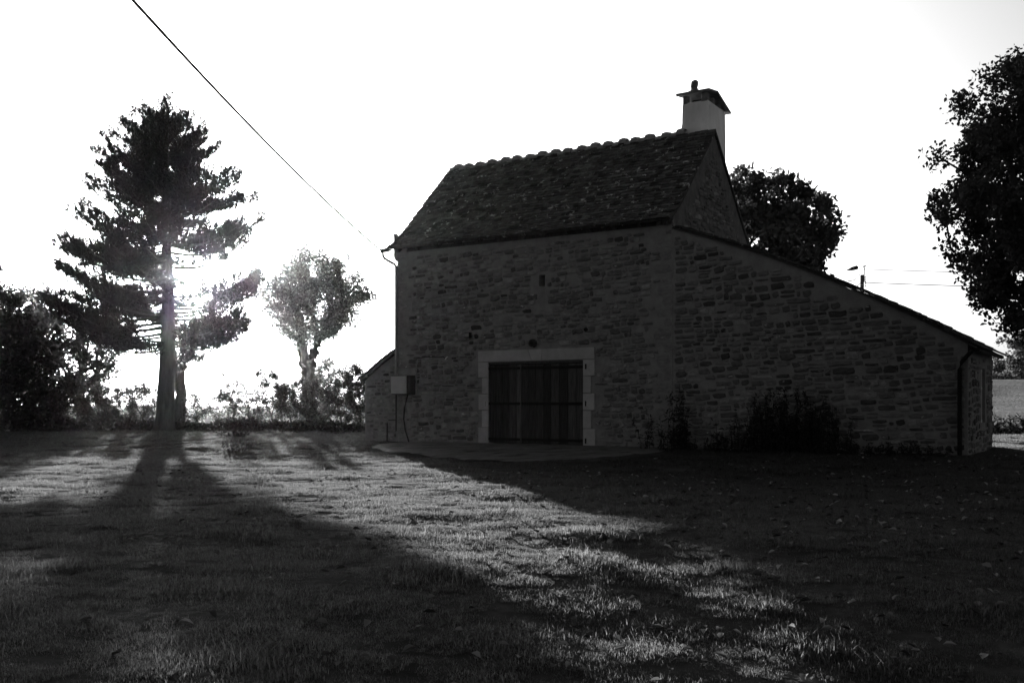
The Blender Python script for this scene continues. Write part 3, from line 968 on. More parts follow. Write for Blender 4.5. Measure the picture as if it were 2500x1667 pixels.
# ------------------------------------------------------------------ the pine
def make_pine(loc):
    reseed()
    e = empty('pine_tree', loc)
    tag(e, 'tall dark pine in front of the low sun, thick bare lower trunk', 'tree')
    H = 14.0
    def tr(z): return np.array([0.12 * math.sin(z * 0.35) - 0.05 + 0.012 * z, 0.1 * math.sin(z * 0.22 + 1), z])
    m = MB()
    zs = [-0.3, 0.15, 0.6, 1.5, 3, 4.5, 6, 7.5, 9, 10.5, 12, 13.3, H]
    rs = [0.60, 0.47, 0.41, 0.39, 0.36, 0.33, 0.28, 0.23, 0.19, 0.15, 0.10, 0.06, 0.03]
    m.tube([tr(z) for z in zs], rs, 14)
    tr_o = m.build('trunk', MAT['bark'], e, smooth=True)
    zk = [3.2, 3.7, 4.6, 5.8, 7.0, 7.7, 9.6, 11.5, 13.2, 14.2, 15.0]
    RR = [1.6, 3.1, 3.2, 3.4, 4.2, 4.3, 3.8, 3.0, 1.7, 1.05, 0.7]
    RL = [1.2, 3.2, 4.6, 5.0, 4.2, 4.3, 3.8, 3.0, 1.9, 1.1, 0.7]
    mb = MB()
    TP, TA = [], []
    spec = []      # start height, azimuth, reach, rise, foliage start, density
    z = 3.3
    az = 0.7
    while z < H - 0.1:
        for k in range(9 if z > 6 else 6):
            az += 2.399 + rnd.uniform(-.6, .6)
            ca = math.cos(az); wgt = (ca + 1) / 2
            rise = np.interp(z, [3, 6, 9, 12, 14.0], [-0.05, 0.06, 0.2, 0.5, 1.0]) + rnd.gauss(0, 0.10)
            R_ = 2.0
            for _ in range(3):
                zt_ = z + rise * R_ * 0.9
                R_ = np.interp(zt_, zk, RR) * wgt + np.interp(zt_, zk, RL) * (1 - wgt)
            R_ *= rnd.choice((1.02, 1.0, 0.95, 0.75, 0.55)) * rnd.uniform(0.93, 1.06)
            if rnd.random() < 0.12 or (z < 5 and rnd.random() < 0.35): continue
            if 5.9 < z < 8.0 and ca > 0.2 and rnd.random() < 0.6: continue
            spec.append((z + rnd.uniform(-.3, .3), az, R_, rise, 0.22 if z > 5.5 else 0.45, rnd.uniform(0.5, 1.1)))
        z += rnd.uniform(0.34, 0.46)
    # the heavy low boughs
    for q in ((4.5, 0.0, 3.4, 0.0), (4.75, 0.4, 3.2, 0.02), (4.3, -0.45, 3.1, 0.0), (3.95, 0.2, 2.9, -0.03), (4.6, -0.15, 3.5, 0.06), (4.1, -0.2, 3.3, 0.02), (4.9, 0.15, 3.0, 0.05)):
        spec.append((*q, 0.2, 0.95))
    for q in ((5.2, 3.14, 5.5, 0.06), (4.9, 3.4, 5.2, 0.08), (5.3, 2.85, 5.0, 0.03), (4.4, 3.2, 4.8, 0.06), (4.0, 2.95, 4.2, 0.02), (4.7, 3.0, 5.4, 0.1), (3.7, 3.3, 3.4, 0.0)):
        spec.append((*q, 0.24, 1.0))
    for q in ((5.3, 0.0, 4.0, 0.30), (5.5, 0.3, 3.8, 0.28), (5.1, -0.3, 3.9, 0.30), (5.6, 0.15, 3.8, 0.30), (5.0, 0.1, 3.5, 0.26)):
        spec.append((*q, 0.45, 1.3))
    for z0, az, R_, rise, start, dens in spec:
            ca, sa = math.cos(az), math.sin(az)
            if R_ * ca > 0.5 and abs(z0 + rise * 1.0 - 7.05) < 0.5: continue
            pts = []
            p0 = tr(z0)
            curve = rnd.uniform(-.6, .6)
            wv = rnd.uniform(0, 6.28)
            for s in range(7):
                t_ = s / 6
                dx = R_ * t_
                zz = z0 + rise * dx * (0.7 + 0.3 * t_) - 0.08 * R_ * math.sin(math.pi * t_) * (z0 < 9) + 0.07 * R_ * t_ ** 3 + 0.07 * math.sin(wv + 5 * t_) * t_
                pts.append(np.array([p0[0] + ca * dx - sa * curve * t_ * t_ * R_ * .4, p0[1] + sa * dx + ca * curve * t_ * t_ * R_ * .4, zz]))
            rb = 0.02 + 0.013 * R_
            mb.tube(pts, [rb * (1 - 0.85 * s / 6) for s in range(7)], 5, cap=False)
            nt_ = int(R_ * 6.0 * (1 - start) / 0.78) + 3
            for s in range(nt_):
                t_ = start + (1 - start) * (s + rnd.random()) / nt_
                f_ = t_ * 6; i_ = min(int(f_), 5); q = pts[i_] + (pts[i_ + 1] - pts[i_]) * (f_ - i_)
                sd = 1 if s % 2 else -1
                ln = (0.25 + 0.2 * R_) * rnd.uniform(0.5, 1.15) * (1.15 - 0.7 * t_)
                dr = np.array([ca * .6 - sa * sd * .8, sa * .6 + ca * sd * .8, rnd.gauss(0.18, 0.3)])
                dr /= np.linalg.norm(dr)
                tip = q + dr * ln
                mb.tube([q, tip], [0.014, 0.006], 3, cap=False)
                ns = int(ln * dens / 0.085) + 2
                for w in range(ns):
                    b = q + dr * ln * (0.2 + 0.8 * (w + 1) / ns)
                    a_ = np.array([ca * .45, sa * .45, 0.95]) + np.array([rnd.gauss(0, .4), rnd.gauss(0, .4), rnd.gauss(0, .3)])
                    TP.append(b + np.array([rnd.gauss(0, .09), rnd.gauss(0, .09), rnd.gauss(0, .09)])); TA.append(a_)
            for w in range(12):
                TP.append(pts[-1] + np.array([rnd.gauss(0, .2), rnd.gauss(0, .2), rnd.gauss(0, .12)])); TA.append(np.array([ca * .4 + rnd.gauss(0, .25), sa * .4 + rnd.gauss(0, .25), 1.0]))
    TP, TA = np.array(TP), np.array(TA)
    # thin spots: gaps through the crown where few shoots grow
    keep = np.ones(len(TP), bool)
    x, zz = TP[:, 0], TP[:, 2]
    for (gx, gz_, ax_, bz_, pr) in ((1.0, 7.15, 0.9, 0.8, 1.1), (1.2, 7.1, 1.15, 0.85, 0.9), (2.3, 7.55, 1.0, 0.35, 0.9), (0.75, 5.9, 0.7, 0.6, 0.9), (-0.9, 6.3, 0.9, 0.35, 0.8), (-1.3, 8.0, 0.7, 0.25, 0.7), (2.0, 5.55, 1.0, 0.22, 0.7), (-1.4, 10.6, 0.7, 0.25, 0.7), (2.9, 8.0, 0.6, 0.25, 0.7), (-2.6, 9.2, 0.5, 0.2, 0.6), (-2.6, 7.1, 0.8, 0.25, 0.8), (1.6, 9.4, 0.6, 0.22, 0.7), (0.6, 11.3, 0.4, 0.25, 0.6), (-0.8, 9.0, 0.6, 0.22, 0.7), (-2.3, 4.95, 0.9, 0.22, 0.8), (1.0, 4.6, 0.9, 0.3, 0.7), (1.3, 12.0, 0.4, 0.2, 0.5)):
        q = ((x - gx) / ax_) ** 2 + ((zz - gz_) / bz_) ** 2 + 0.25 * wob(x * 3, zz * 3, 2.0)
        keep &= ~((q < 1) & (nr.uniform(size=len(TP)) < pr))
    TP, TA = TP[keep], TA[keep]
    # brush of needles
    NV, NF = [], []
    g = random.Random(4)
    for k in range(15):
        h0 = g.uniform(0, 0.24)
        a_ = g.uniform(0, 6.28); up_ = g.uniform(0.45, 1.0)
        ln = g.uniform(0.13, 0.19)
        d = np.array([math.cos(a_) * (1 - up_ * .4), math.sin(a_) * (1 - up_ * .4), up_]); d /= np.linalg.norm(d)
        s_ = np.cross(d, [g.gauss(0, 1), g.gauss(0, 1), g.gauss(0, 1)]); s_ /= np.linalg.norm(s_)
        b = np.array([0, 0, h0])
        i0 = len(NV)
        NV += [b - s_ * 0.015, b + s_ * 0.015, b + d * ln]
        NF.append((i0, i0 + 1, i0 + 2))
    V, F = scatter_arrays(np.array(NV), np.array(NF), TP, frames(TA), nr.uniform(0.85, 1.5, len(TP)))
    np_mesh('crown', V, F, MAT['needle'], e, tone=nr.uniform(0, 1, len(F)))
    mb.build('branches', MAT['bark'], e, smooth=True)
make_pine((-15.7, 45.0, 0.08))

# ------------------------------------------------------------------ pollards
def make_pollard(loc, trunk_paths, knobs, shoots, leaf_n, label, crown, leafs=0.2):
    reseed()
    e = empty('pollard_tree', loc)
    tag(e, label, 'tree')
    m = MB()
    for pts, rs in trunk_paths:
        # subdivide with a little wander
        P, Q = [], []
        for i in range(len(pts) - 1):
            for s in range(4):
                t_ = s / 4
                p = np.array(pts[i]) * (1 - t_) + np.array(pts[i + 1]) * t_
                P.append(p + nr.normal(size=3) * 0.05 * (0 if i == 0 and s == 0 else 1)); Q.append((rs[i] * (1 - t_) + rs[i + 1] * t_) * rnd.uniform(.93, 1.09))
        P.append(np.array(pts[-1])); Q.append(rs[-1])
        m.tube(P, [q_ * 0.72 for q_ in Q], 9)
    LP = []
    for k in knobs:
        k = np.array(k)
        # swollen head
        m.tube([k + (0, 0, -.25), k, k + (0, 0, .2), k + (0, 0, .32)], [.18, .28, .22, .1], 8)
    m.build('trunk', MAT['lightbark'], e, smooth=True)
    m = MB()
    K = np.array(knobs)
    tips = crown_points(shoots, crown[0], *crown[1], lump=0.16, inner=0.35)
    for tp in tips:
        cost = np.linalg.norm(K - tp, axis=1) + 1.5 * np.maximum(0, K[:, 2] - tp[2])
        k = K[int(np.argmin(cost + nr.uniform(0, 1.2, len(K))))]
        v_ = tp - k
        L_ = np.linalg.norm(v_)
        pts = []
        for q in range(6):
            t_ = q / 5
            pts.append(k + v_ * t_ + np.array([0, 0, 0.16 * L_ * math.sin(math.pi * t_)]) + nr.normal(size=3) * .06 * (0 < q < 5))
        m.tube(pts, [.05, .04, .03, .022, .014, .006], 4, cap=False)
        n_l = int(leaf_n * (0.5 + 0.16 * L_))
        for q in range(n_l):
            t_ = 0.35 + 0.68 * rnd.random() ** 0.6
            f_ = min(t_ * 5, 4.99); i_ = int(f_); p = pts[i_] + (pts[i_ + 1] - pts[i_]) * (f_ - i_)
            LP.append(p + nr.normal(size=3) * np.array([.22, .22, .2]) * (0.35 + 0.9 * t_))
    m.build('branches', MAT['lightbark'], e, smooth=True)
    LP = np.array(LP)
    leaf_mesh('crown', LP, leafs * nr.uniform(.6, 1.3, len(LP)), MAT['ashleaf'], e, -0.2)
    return e
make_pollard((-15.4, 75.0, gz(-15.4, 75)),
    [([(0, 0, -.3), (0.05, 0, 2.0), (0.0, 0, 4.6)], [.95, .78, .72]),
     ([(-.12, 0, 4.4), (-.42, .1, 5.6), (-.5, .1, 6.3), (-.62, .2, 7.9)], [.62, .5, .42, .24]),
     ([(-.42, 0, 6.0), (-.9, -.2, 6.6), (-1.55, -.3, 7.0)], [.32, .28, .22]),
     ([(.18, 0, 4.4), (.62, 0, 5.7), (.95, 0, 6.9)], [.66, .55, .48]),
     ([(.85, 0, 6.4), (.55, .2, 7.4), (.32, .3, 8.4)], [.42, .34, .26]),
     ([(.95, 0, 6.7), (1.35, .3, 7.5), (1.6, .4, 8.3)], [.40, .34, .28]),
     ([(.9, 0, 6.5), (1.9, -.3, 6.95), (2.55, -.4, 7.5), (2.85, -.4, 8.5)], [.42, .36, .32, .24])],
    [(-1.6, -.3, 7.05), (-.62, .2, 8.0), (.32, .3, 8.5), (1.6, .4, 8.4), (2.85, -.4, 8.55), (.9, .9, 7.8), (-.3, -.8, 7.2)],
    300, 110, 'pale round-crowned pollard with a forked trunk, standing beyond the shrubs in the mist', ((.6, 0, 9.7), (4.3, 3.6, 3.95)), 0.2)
make_pollard((-19.35, 58.0, gz(-19.3, 58)),
    [([(0, 0, -.3), (0, 0, 1.5), (0.0, 0, 3.4)], [.55, .46, .42]),
     ([(0, 0, 3.2), (.35, .1, 4.1), (.75, .2, 4.7)], [.36, .3, .24]),
     ([(0, 0, 3.2), (-.4, .1, 4.2), (-.6, .1, 5.0)], [.34, .3, .22])],
    [(.75, .2, 4.75), (-.6, .1, 5.05), (0.1, .4, 4.6)], 45, 40,
    'pollard whose rough trunk shows just right of the pine trunk', ((.1, .2, 5.9), (2.2, 2.0, 2.0)), 0.17)

# ------------------------------------------------------------------ other trees
def at(px, Z):
    """world x of a place seen at that photo column, at depth Z"""
    return (px - 1176) / 2287.0 * Z
tree('walnut_tree', 'dark round leafy tree rising behind the barn gable', 'tree', (11.2, 44.0, gz(11.2, 44)), 12,
     (0, 0, 7.9), (3.2, 2.9, 3.8), 320, 58, 0.25, MAT['leaf'], 0.34, 0.34, 0.14, droop=-0.1)
tree('linden_tree', 'big broad-leaved tree reaching in from the right edge', 'tree', (10.35, 17.0, gz(10.35, 17)), 8,
     (-0.2, 0, 5.2), (2.75, 2.6, 2.75), 620, 105, 0.088, MAT['leaf'], 0.24, 0.20, 0.04, droop=-0.4, inner=0.45)
# trees at the left edge
tree('edge_tree', 'tall dark tree cut by the left edge of the picture', 'tree', (at(-60, 43), 43, 0), 8,
     (0, 0, 4.0), (2.6, 2.4, 3.8), 260, 74, 0.2, MAT['leaf'], 0.25, 0.34, 0.25)
tree('edge_tree', 'dark bushy tree between the left edge tree and the pine bough', 'tree', (at(75, 46), 46, 0), 6,
     (0, 0, 2.8), (1.7, 1.7, 2.8), 140, 64, 0.2, MAT['leaf'], 0.18, 0.32, 0.25)
tree('field_tree', 'misty tree with thin forked trunks under the low left pine bough', 'tree', (at(185, 62), 62, gz(at(185, 62), 62)), 7,
     (0, 0, 4.2), (2.6, 2.4, 2.2), 100, 34, 0.22, MAT['shrub'], 0.28, 0.4, 0.3)
tree('field_tree', 'faint tree fading into mist above the left edge trees', 'tree', (at(70, 125), 125, gz(at(70, 125), 125)), 18,
     (0, 0, 10.5), (4.2, 4, 6.5), 110, 40, 0.45, MAT['shrub'], 0.5, 0.7, 0.3)
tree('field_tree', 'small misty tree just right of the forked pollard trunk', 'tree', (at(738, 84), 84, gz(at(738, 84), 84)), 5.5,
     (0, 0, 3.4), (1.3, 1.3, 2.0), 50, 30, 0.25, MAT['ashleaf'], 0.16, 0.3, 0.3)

# ------------------------------------------------------------------ shrubs along the bank
SH = [ # photo column, depth, height, radius, tips, leaves, words
    (120, 47.5, 2.3, 1.2, 46, 34, 'dark shrub at the foot of the left edge trees'),
    (228, 46.8, 2.05, 1.0, 60, 44, 'dense dark round shrub left of the small bare-stemmed shrub'),
    (290, 49.0, 2.2, 0.8, 28, 24, 'loose shrub behind the small tree-like shrub'),
    (328, 47.2, 2.55, 0.75, 40, 30, 'small tree-like shrub just left of the pine trunk'),
    (452, 49.0, 2.15, 0.85, 30, 20, 'thin airy shrub just right of the pine trunk'),
    (525, 48.2, 2.75, 0.95, 46, 26, 'sparse upright shrub with a tall central stem'),
    (575, 50.0, 2.0, 0.7, 22, 20, 'small sparse shrub between two taller shrubs'),
    (625, 48.0, 2.85, 0.95, 58, 36, 'leafy shrub left of the forked pollard'),
    (668, 48.8, 2.6, 0.8, 44, 34, 'leafy shrub directly before the forked pollard'),
    (722, 47.6, 2.35, 1.0, 66, 44, 'dense dark shrub right of the forked pollard trunk'),
    (783, 46.2, 2.95, 0.85, 64, 40, 'tall dark shrub second from the barn annex'),
    (828, 44.5, 2.85, 0.8, 60, 40, 'tall dark shrub touching the barn annex'),
]
for px, Z, h, rx, nt_, lp, words in SH:
    x = at(px, Z)
    tree('hedge_shrub', words, 'shrub', (x, Z, gz(x, Z)), h, (0, 0, h * 0.56), (rx, rx * 0.8, h * 0.46), int(nt_ * 1.5), int(lp * 1.5), 0.085, MAT['shrub'], 0.05, 0.15, 0.25,
         trunk=[(0, 0, -0.1), (0.03, 0, h * 0.12), (-0.02, 0, h * 0.25)], group='shrubs along the bank', sides=5)

# low overgrown bank between lawn and meadow
def bank():
    n = 15000
    px = nr.uniform(-120, 850, n)
    Z = 46.3 + nr.normal(size=n) * 0.55 - 0.0030 * np.maximum(0, px - 500)
    x = (px - 1176) / 2287 * Z
    top = 0.50 + 0.22 * wob(x, Z * 0 + 3, 3.0) + 0.12 * wob(x + 5, Z * 0, 1.1) + 0.25 * (px < 350) * np.clip((350 - px) / 120, 0, 1)
    top = np.maximum(top, 0.15) * np.exp(-((Z - 46.3 + 0.0030 * np.maximum(0, px - 500)) / 1.1) ** 2)
    z = gh(x, Z) + nr.uniform(0, 1, n) * top
    P = np.stack([x, Z, z], 1)
    o = leaf_mesh('bank_undergrowth', P, 0.16 * nr.uniform(.6, 1.4, n), MAT['shrub'], None, 0.6)
    tag(o, 'low dark undergrowth on the bank under the shrubs', 'undergrowth', kind='stuff')
bank()

# ------------------------------------------------------------------ tall weeds at the extension wall
def weed(name, label, u0, u1, n, hmax, seed, group=None, v0=-0.85, v1=-0.12, lean=0.12):
    g = random.Random(seed)
    e = empty(name, l2w((u0 + u1) / 2, -0.4, gz(*l2w((u0 + u1) / 2, -0.4)[:2])), BRZ)
    tag(e, label, 'weeds', group)
    m = MB(); LP = []
    for k in range(n):
        u = g.gauss(0, (u1 - u0) / 4.2)
        u = max(-(u1 - u0) / 2, min((u1 - u0) / 2, u))
        v = g.uniform(v0, v1) + 0.4
        h = hmax * (0.25 + 0.75 * g.random() ** 1.3) * (1 - 0.55 * (abs(u) / ((u1 - u0) / 2)) ** 2)
        a, b = g.gauss(0, lean) * h, g.gauss(0, lean * .6) * h
        zb = gz(*l2w((u0 + u1) / 2 + u, v - .4)[:2]) - e.location[2] - 0.03
        pts = [(u + a * t_ * t_, v + b * t_ * t_, zb + h * t_) for t_ in (0, .3, .6, .85, 1)]
        m.tube(pts, [.011, .009, .007, .005, .002], 3, cap=False)
        for q in range(int(26 * h) + 4):
            t_ = g.random() ** 0.8
            LP.append((u + a * t_ * t_ + g.gauss(0, .06) * (1.3 - t_), v + b * t_ * t_ + g.gauss(0, .06), zb + h * t_ + g.gauss(0, .03)))
    m.build('stems', MAT['weed'], e)
    LP = np.array(LP)
    LEAFN[0] = 0.45
    leaf_mesh('leaves', LP, 0.11 * nr.uniform(.5, 1.4, len(LP)), MAT['weed'], e, 0.9)
    LEAFN[0] = 1.0
weed('weed_clump', 'wide dark mass of tall weeds against the middle of the extension wall', 5.9, 9.5, 190, 1.75, 1, lean=0.08)
weed('weed_clump', 'dark clump of upright weeds at the seam between barn and extension', 4.2, 5.3, 44, 1.75, 2, lean=0.09)
weed('weed_clump', 'single leaning weed right of the doors', 3.6, 4.15, 7, 1.1, 3, lean=0.3)
weed('weed_clump', 'low weeds trailing along the right end of the extension wall', 9.2, 11.8, 60, 0.42, 5)
weed('weed_clump', 'low weeds between the upright clump and the wide mass', 5.1, 6.5, 26, 0.55, 6)

# ------------------------------------------------------------------ field side on the right
V, F = [], []
for k in range(41):
    x = 12 + k * 1.4
    for dy in (0.0, 0.9):
        y = 39.6 - 0.02 * (x - 12) + dy
        V.append((x, y, gz(x, y) + 0.03))
for k in range(40):
    F.append((2 * k, 2 * k + 2, 2 * k + 3, 2 * k + 1))
road = np_mesh('road', np.array(V), np.array(F), MAT['road'])
tag(road, kind='structure')
def hedge_strip(name, label, x0, x1, y, h, n, size, mat, th=0.5):
    x = nr.uniform(x0, x1, n); yy = y + nr.normal(size=n) * th
    top = h * (0.75 + 0.35 * wob(x, yy * 0 + 2, h * 4))
    z = gh(x, yy) + nr.uniform(0, 1, n) * np.maximum(top, 0.1)
    o = leaf_mesh(name, np.stack([x, yy, z], 1), size * nr.uniform(.6, 1.4, n), mat, None, 0.5)
    tag(o, label, 'hedge', kind='stuff')
hedge_strip('verge_hedge', 'low dark verge growth behind the road at right', 13.5, 36, 44.6, 0.75, 12000, 0.2, MAT['shrub'], 1.3)
hedge_strip('far_hedge', 'misty line of bushes at the far edge of the right field', 40, 130, 172.0, 4.0, 9000, 0.7, MAT['shrub'], 1.5)
for px, Z, h, w, words in ((2345, 168, 9.0, 3.2, 'misty tree at the right end of the far hedge'), (2300, 190, 5.5, 2.5, 'small misty tree over the far hedge beside the barn')):
    x = at(px, Z)
    tree('far_tree', words, 'tree', (x, Z, gz(x, Z)), h, (0, 0, h * .55), (w, w, h * .45), 50, 26, 0.6, MAT['shrub'], 0.3, 0.6, 0.3, group='far trees at right')

# ------------------------------------------------------------------ utility pole and wires
px_, py_ = 21.8, 62.0
pz = gz(px_, py_)
t = empty('utility_pole', (px_, py_, pz)); tag(t, 'slim utility pole with insulators rising beyond the extension roof', 'utility pole')
top = 9.6 - pz
m = MB(); m.tube([(0, 0, -0.3), (0, 0, 4), (0, 0, top - 0.3)], [.19, .16, .11], 10); m.build('pole', MAT['pole'], t)
m = MB(); m.tube([(0.13, 0, top - 0.75), (0.13, 0, top + 0.25)], 0.035, 6); m.tube([(0.05, 0, top + 0.22), (0.24, 0, top + 0.26)], 0.04, 6); m.build('top_bracket', MAT['iron'], t)
for k in range(5):
    m = MB(); zz = top - 0.45 - 0.13 * k
    m.tube([(-0.16, -.05, zz), (0.20, -.05, zz)], 0.018, 5); m.tube([(0.20, -.05, zz - .04), (0.20, -.05, zz + .04)], [.05, .035], 6); m.build('insulator', MAT['iron'], t)
def wire(name, label, a, b, sag, rad=0.012, n=24, extra=None):
    pts = []
    for k in range(n + 1):
        t_ = k / n
        p = Vector(a).lerp(Vector(b), t_); p.z -= sag * 4 * t_ * (1 - t_)
        pts.append(p)
    m_ = MB(); m_.tube(pts, rad, 5)
    o_ = m_.build(name, MAT['wire'])
    tag(o_, label, 'wire')
    return o_
wire('overhead_wire', 'upper wire running right from the utility pole top', (px_ + .15, py_, pz + top + 0.05), (px_ + 45, py_ + 3, pz + top + .9), 0.5, 0.022)
wire('overhead_wire', 'lower wire running right from the utility pole', (px_ + .2, py_, pz + top - 0.78), (px_ + 45, py_ + 3, pz + top - .2), 0.5, 0.028)
wire('overhead_wire', 'upper wire sloping left from the utility pole towards the walnut tree', (px_ - .1, py_, pz + top - 0.2), (13.5, 40.0, 6.2), 0.15, 0.02)
wire('overhead_wire', 'lower wire sloping left from the utility pole towards the walnut tree', (px_ - .1, py_, pz + top - 0.8), (13.2, 41.0, 5.6), 0.15, 0.024)
m = MB(); m.tube([(-.32, 0, -.05), (-.2, 0, -.04), (.0, 0, .02), (.26, 0, .09), (.34, 0, .10)], [.02, .06, .11, .12, .03], 8)
o = m.build('cable_closure', MAT['iron']); wx = at(1958, 56.5); o.location = (wx, 56.5, (930 - 618) / 2287 * 56.5 + EYE); tag(o, 'small dark torpedo-shaped closure on the wire left of the utility pole', 'cable box')
hx = l2w(-5.66, -0.34, 6.24)
wire('service_cable', 'long black cable slanting down from the upper left to the barn corner', hx, (-8.0, 10.65, 10.05), 0.42, 0.031, 40)

# ------------------------------------------------------------------ lawn
def clump_mesh(seed, nb=190, rad=0.16, hmin=0.014, hmax=0.037, stray=0.05):
    g = np.random.default_rng(seed)
    V, F, T = [], [], []
    for k in range(nb):
        r_ = rad * math.sqrt(g.uniform()); a = g.uniform(0, 6.28)
        b = np.array([r_ * math.cos(a), r_ * math.sin(a), -0.012])
        h = g.uniform(hmin, hmax) * (1.8 if g.uniform() < stray else 1.0)
        d = g.normal(size=2); d /= np.linalg.norm(d)
        bend = g.uniform(0.15, 1.0) * h
        w = g.uniform(0.0012, 0.0025)
        s = np.array([-d[1], d[0], 0]) * w
        mid = b + np.array([d[0] * bend * .3, d[1] * bend * .3, h * .62])
        tip = b + np.array([d[0] * bend, d[1] * bend, h])
        i = len(V)
        V += [b - s, b + s, mid + s * .8, mid - s * .8, tip]
        F += [(i, i + 1, i + 2), (i, i + 2, i + 3), (i + 3, i + 2, i + 4)]
        T += [g.uniform()] * 3
    me = bpy.data.meshes.new('grass_tuft')
    me.from_pydata([tuple(v) for v in V], [], F)
    a = me.attributes.new('tone', 'FLOAT', 'FACE'); a.data.foreach_set('value', np.array(T, np.float32))
    me.materials.append(MAT['grass'])
    return bpy.data.objects.new('grass_tuft', me)

def make_lawn():
    src = bpy.data.collections.new('grass_tufts')
    for s in range(4): src.objects.link(clump_mesh(s))
    src.objects.link(clump_mesh(9, 140, 0.13, 0.03, 0.065, 0.1))
    pts = []
    # density falls with distance
    Z = []
    n = 62000
    zz = nr.uniform(4.6 ** 1.35, 47.5 ** 1.35, n) ** (1 / 1.35)
    xx = nr.uniform(-1, 1, n) * (0.56 * zz + 1.2)
    u, v = w2l(xx, zz)
    ok = ~((v > -0.10) & (u > AX0 - 0.05) & (u < XR + 0.1) & (v < DEP))
    ok &= ~(in_poly(u, v, ap) & (nr.uniform(size=n) < 0.97))
    ok &= ~((xx > 8) & (zz > 40))
    xx, zz = xx[ok], zz[ok]
    n = len(xx)
    h = gh(xx, zz) + 0.012 * wob(xx - 3, zz, 0.55)
    me = bpy.data.meshes.new('lawn_grass')
    me.vertices.add(n)
    me.vertices.foreach_set('co', np.stack([xx, zz, h], 1).astype(np.float32).ravel())
    tuft = wob(xx, zz + 17, 1.7) + 0.7 * wob(zz, xx - 8, 0.6)
    sc = (0.85 + 0.38 * tuft).clip(0.3, 2.0) * nr.uniform(0.8, 1.25, n) * (1 + 0.012 * zz)
    for nm, val in (('rz', nr.uniform(0, 6.283, n)), ('sc', sc)):
        a = me.attributes.new(nm, 'FLOAT', 'POINT'); a.data.foreach_set('value', val.astype(np.float32))
    pick = nr.integers(0, 4, n); pick[(tuft > 1.25) & (nr.uniform(size=n) < 0.5)] = 4
    a = me.attributes.new('pick', 'INT', 'POINT'); a.data.foreach_set('value', pick.astype(np.int32))
    o = bpy.data.objects.new('lawn_grass', me); link(o)
    tag(o, 'short grass of the lawn before the barn', 'grass', kind='stuff')
    ng = bpy.data.node_groups.new('lawn', 'GeometryNodeTree')
    ng.interface.new_socket('Geometry', in_out='INPUT', socket_type='NodeSocketGeometry')
    ng.interface.new_socket('Geometry', in_out='OUTPUT', socket_type='NodeSocketGeometry')
    N, L = ng.nodes, ng.links
    gi, go = N.new('NodeGroupInput'), N.new('NodeGroupOutput')
    ci = N.new('GeometryNodeCollectionInfo'); ci.inputs['Collection'].default_value = src
    ci.inputs['Separate Children'].default_value = True; ci.inputs['Reset Children'].default_value = True
    ip = N.new('GeometryNodeInstanceOnPoints'); ip.inputs['Pick Instance'].default_value = True
    def named(nm, ty):
        q = N.new('GeometryNodeInputNamedAttribute'); q.data_type = ty; q.inputs['Name'].default_value = nm
        return q.outputs['Attribute']
    cx_ = N.new('ShaderNodeCombineXYZ'); L.new(named('rz', 'FLOAT'), cx_.inputs['Z'])
    cs = N.new('ShaderNodeCombineXYZ'); s_ = named('sc', 'FLOAT')
    for k in range(3): L.new(s_, cs.inputs[k])
    L.new(gi.outputs[0], ip.inputs['Points']); L.new(ci.outputs[0], ip.inputs['Instance'])
    L.new(named('pick', 'INT'), ip.inputs['Instance Index'])
    L.new(cx_.outputs[0], ip.inputs['Rotation']); L.new(cs.outputs[0], ip.inputs['Scale'])
    L.new(ip.outputs[0], go.inputs[0])
    md = o.modifiers.new('lawn', 'NODES'); md.node_group = ng
make_lawn()

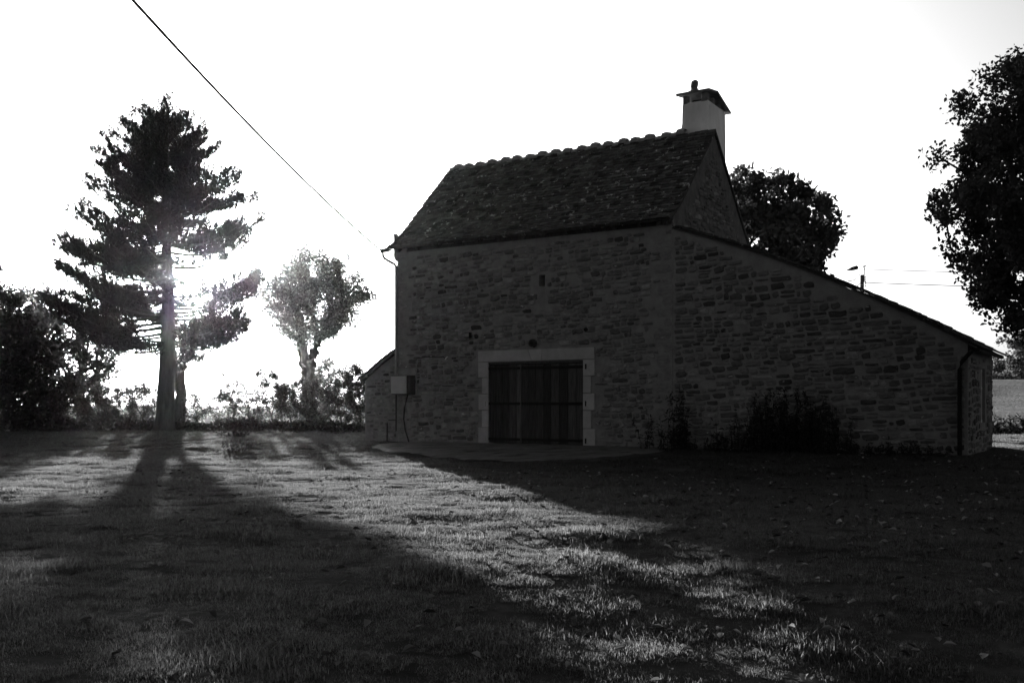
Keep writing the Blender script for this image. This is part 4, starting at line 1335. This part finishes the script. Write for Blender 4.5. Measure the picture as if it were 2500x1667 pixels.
# dead leaves on the grass, most under the linden at right
def dead_leaves():
    n = 1900
    zz = nr.uniform(4.8 ** 1.3, 24 ** 1.3, n) ** (1 / 1.3)
    xx = (nr.beta(2.4, 1.1, n) * 2 - 1) * 0.55 * zz
    z = gh(xx, zz) + nr.uniform(0.03, 0.07, n)
    ax = nr.normal(size=(n, 3)); ax[:, 2] *= 0.35
    V, F = scatter_arrays(LEAF_V * np.array([1, 1, 3.0]), LEAF_F, np.stack([xx, zz, z], 1), frames(np.stack([ax[:, 2], ax[:, 1] * .3, np.abs(ax[:, 0]) + .8], 1)), 0.09 * nr.uniform(.5, 1.3, n))
    o = np_mesh('fallen_leaves', V, F, MAT['deadleaf'], tone=np.repeat(nr.uniform(0, 1, n) ** 2.5, len(LEAF_F)))
    tag(o, 'curled dead leaves scattered on the lawn', 'leaves', kind='stuff')
dead_leaves()
# taller weeds standing in the lawn
for px, Z, h, words in ((540, 31.0, 0.38, 'small upright weed in the lit lawn, nearer of the two'), (545, 37.5, 0.42, 'wide low weed in the lit lawn, farther of the two')):
    x = at(px, Z); g = random.Random(px + int(Z))
    e = empty('lawn_weed', (x, Z, gz(x, Z))); tag(e, words, 'weed')
    m = MB(); LP = []
    for k in range(26):
        a, b = g.gauss(0, .35), g.gauss(0, .2)
        hh = h * g.uniform(.4, 1.2)
        m.tube([(a * .5, b * .5, -.03), (a * .8, b * .8, hh * .6), (a * 1.2, b * 1.2, hh)], [.008, .006, .003], 3, cap=False)
        for q in range(9):
            t_ = g.random(); LP.append((a * (.5 + .7 * t_) + g.gauss(0, .03), b * (.5 + .7 * t_) + g.gauss(0, .03), hh * t_ * .8))
    m.build('stems', MAT['weed'], e)
    leaf_mesh('leaves', np.array(LP), 0.09 * nr.uniform(.5, 1.3, len(LP)), MAT['weed'], e, 0.6)

# ------------------------------------------------------------------ morning haze
def haze(density, g):
    m, N, L = new_mat('haze')
    o = N.new('ShaderNodeOutputMaterial'); p = N.new('ShaderNodeVolumePrincipled')
    p.inputs['Color'].default_value = grey(0.95)
    p.inputs['Density'].default_value = density
    p.inputs['Anisotropy'].default_value = g
    L.new(p.outputs[0], o.inputs['Volume'])
    b = MB(); b.box(-700, 700, -300, 900, -6, 27)
    ob = b.build('haze', m)
    tag(ob, 'thin bright morning haze over lawn and fields', 'haze', kind='stuff')
HAZE = 0.000042
haze(HAZE, 0.95)
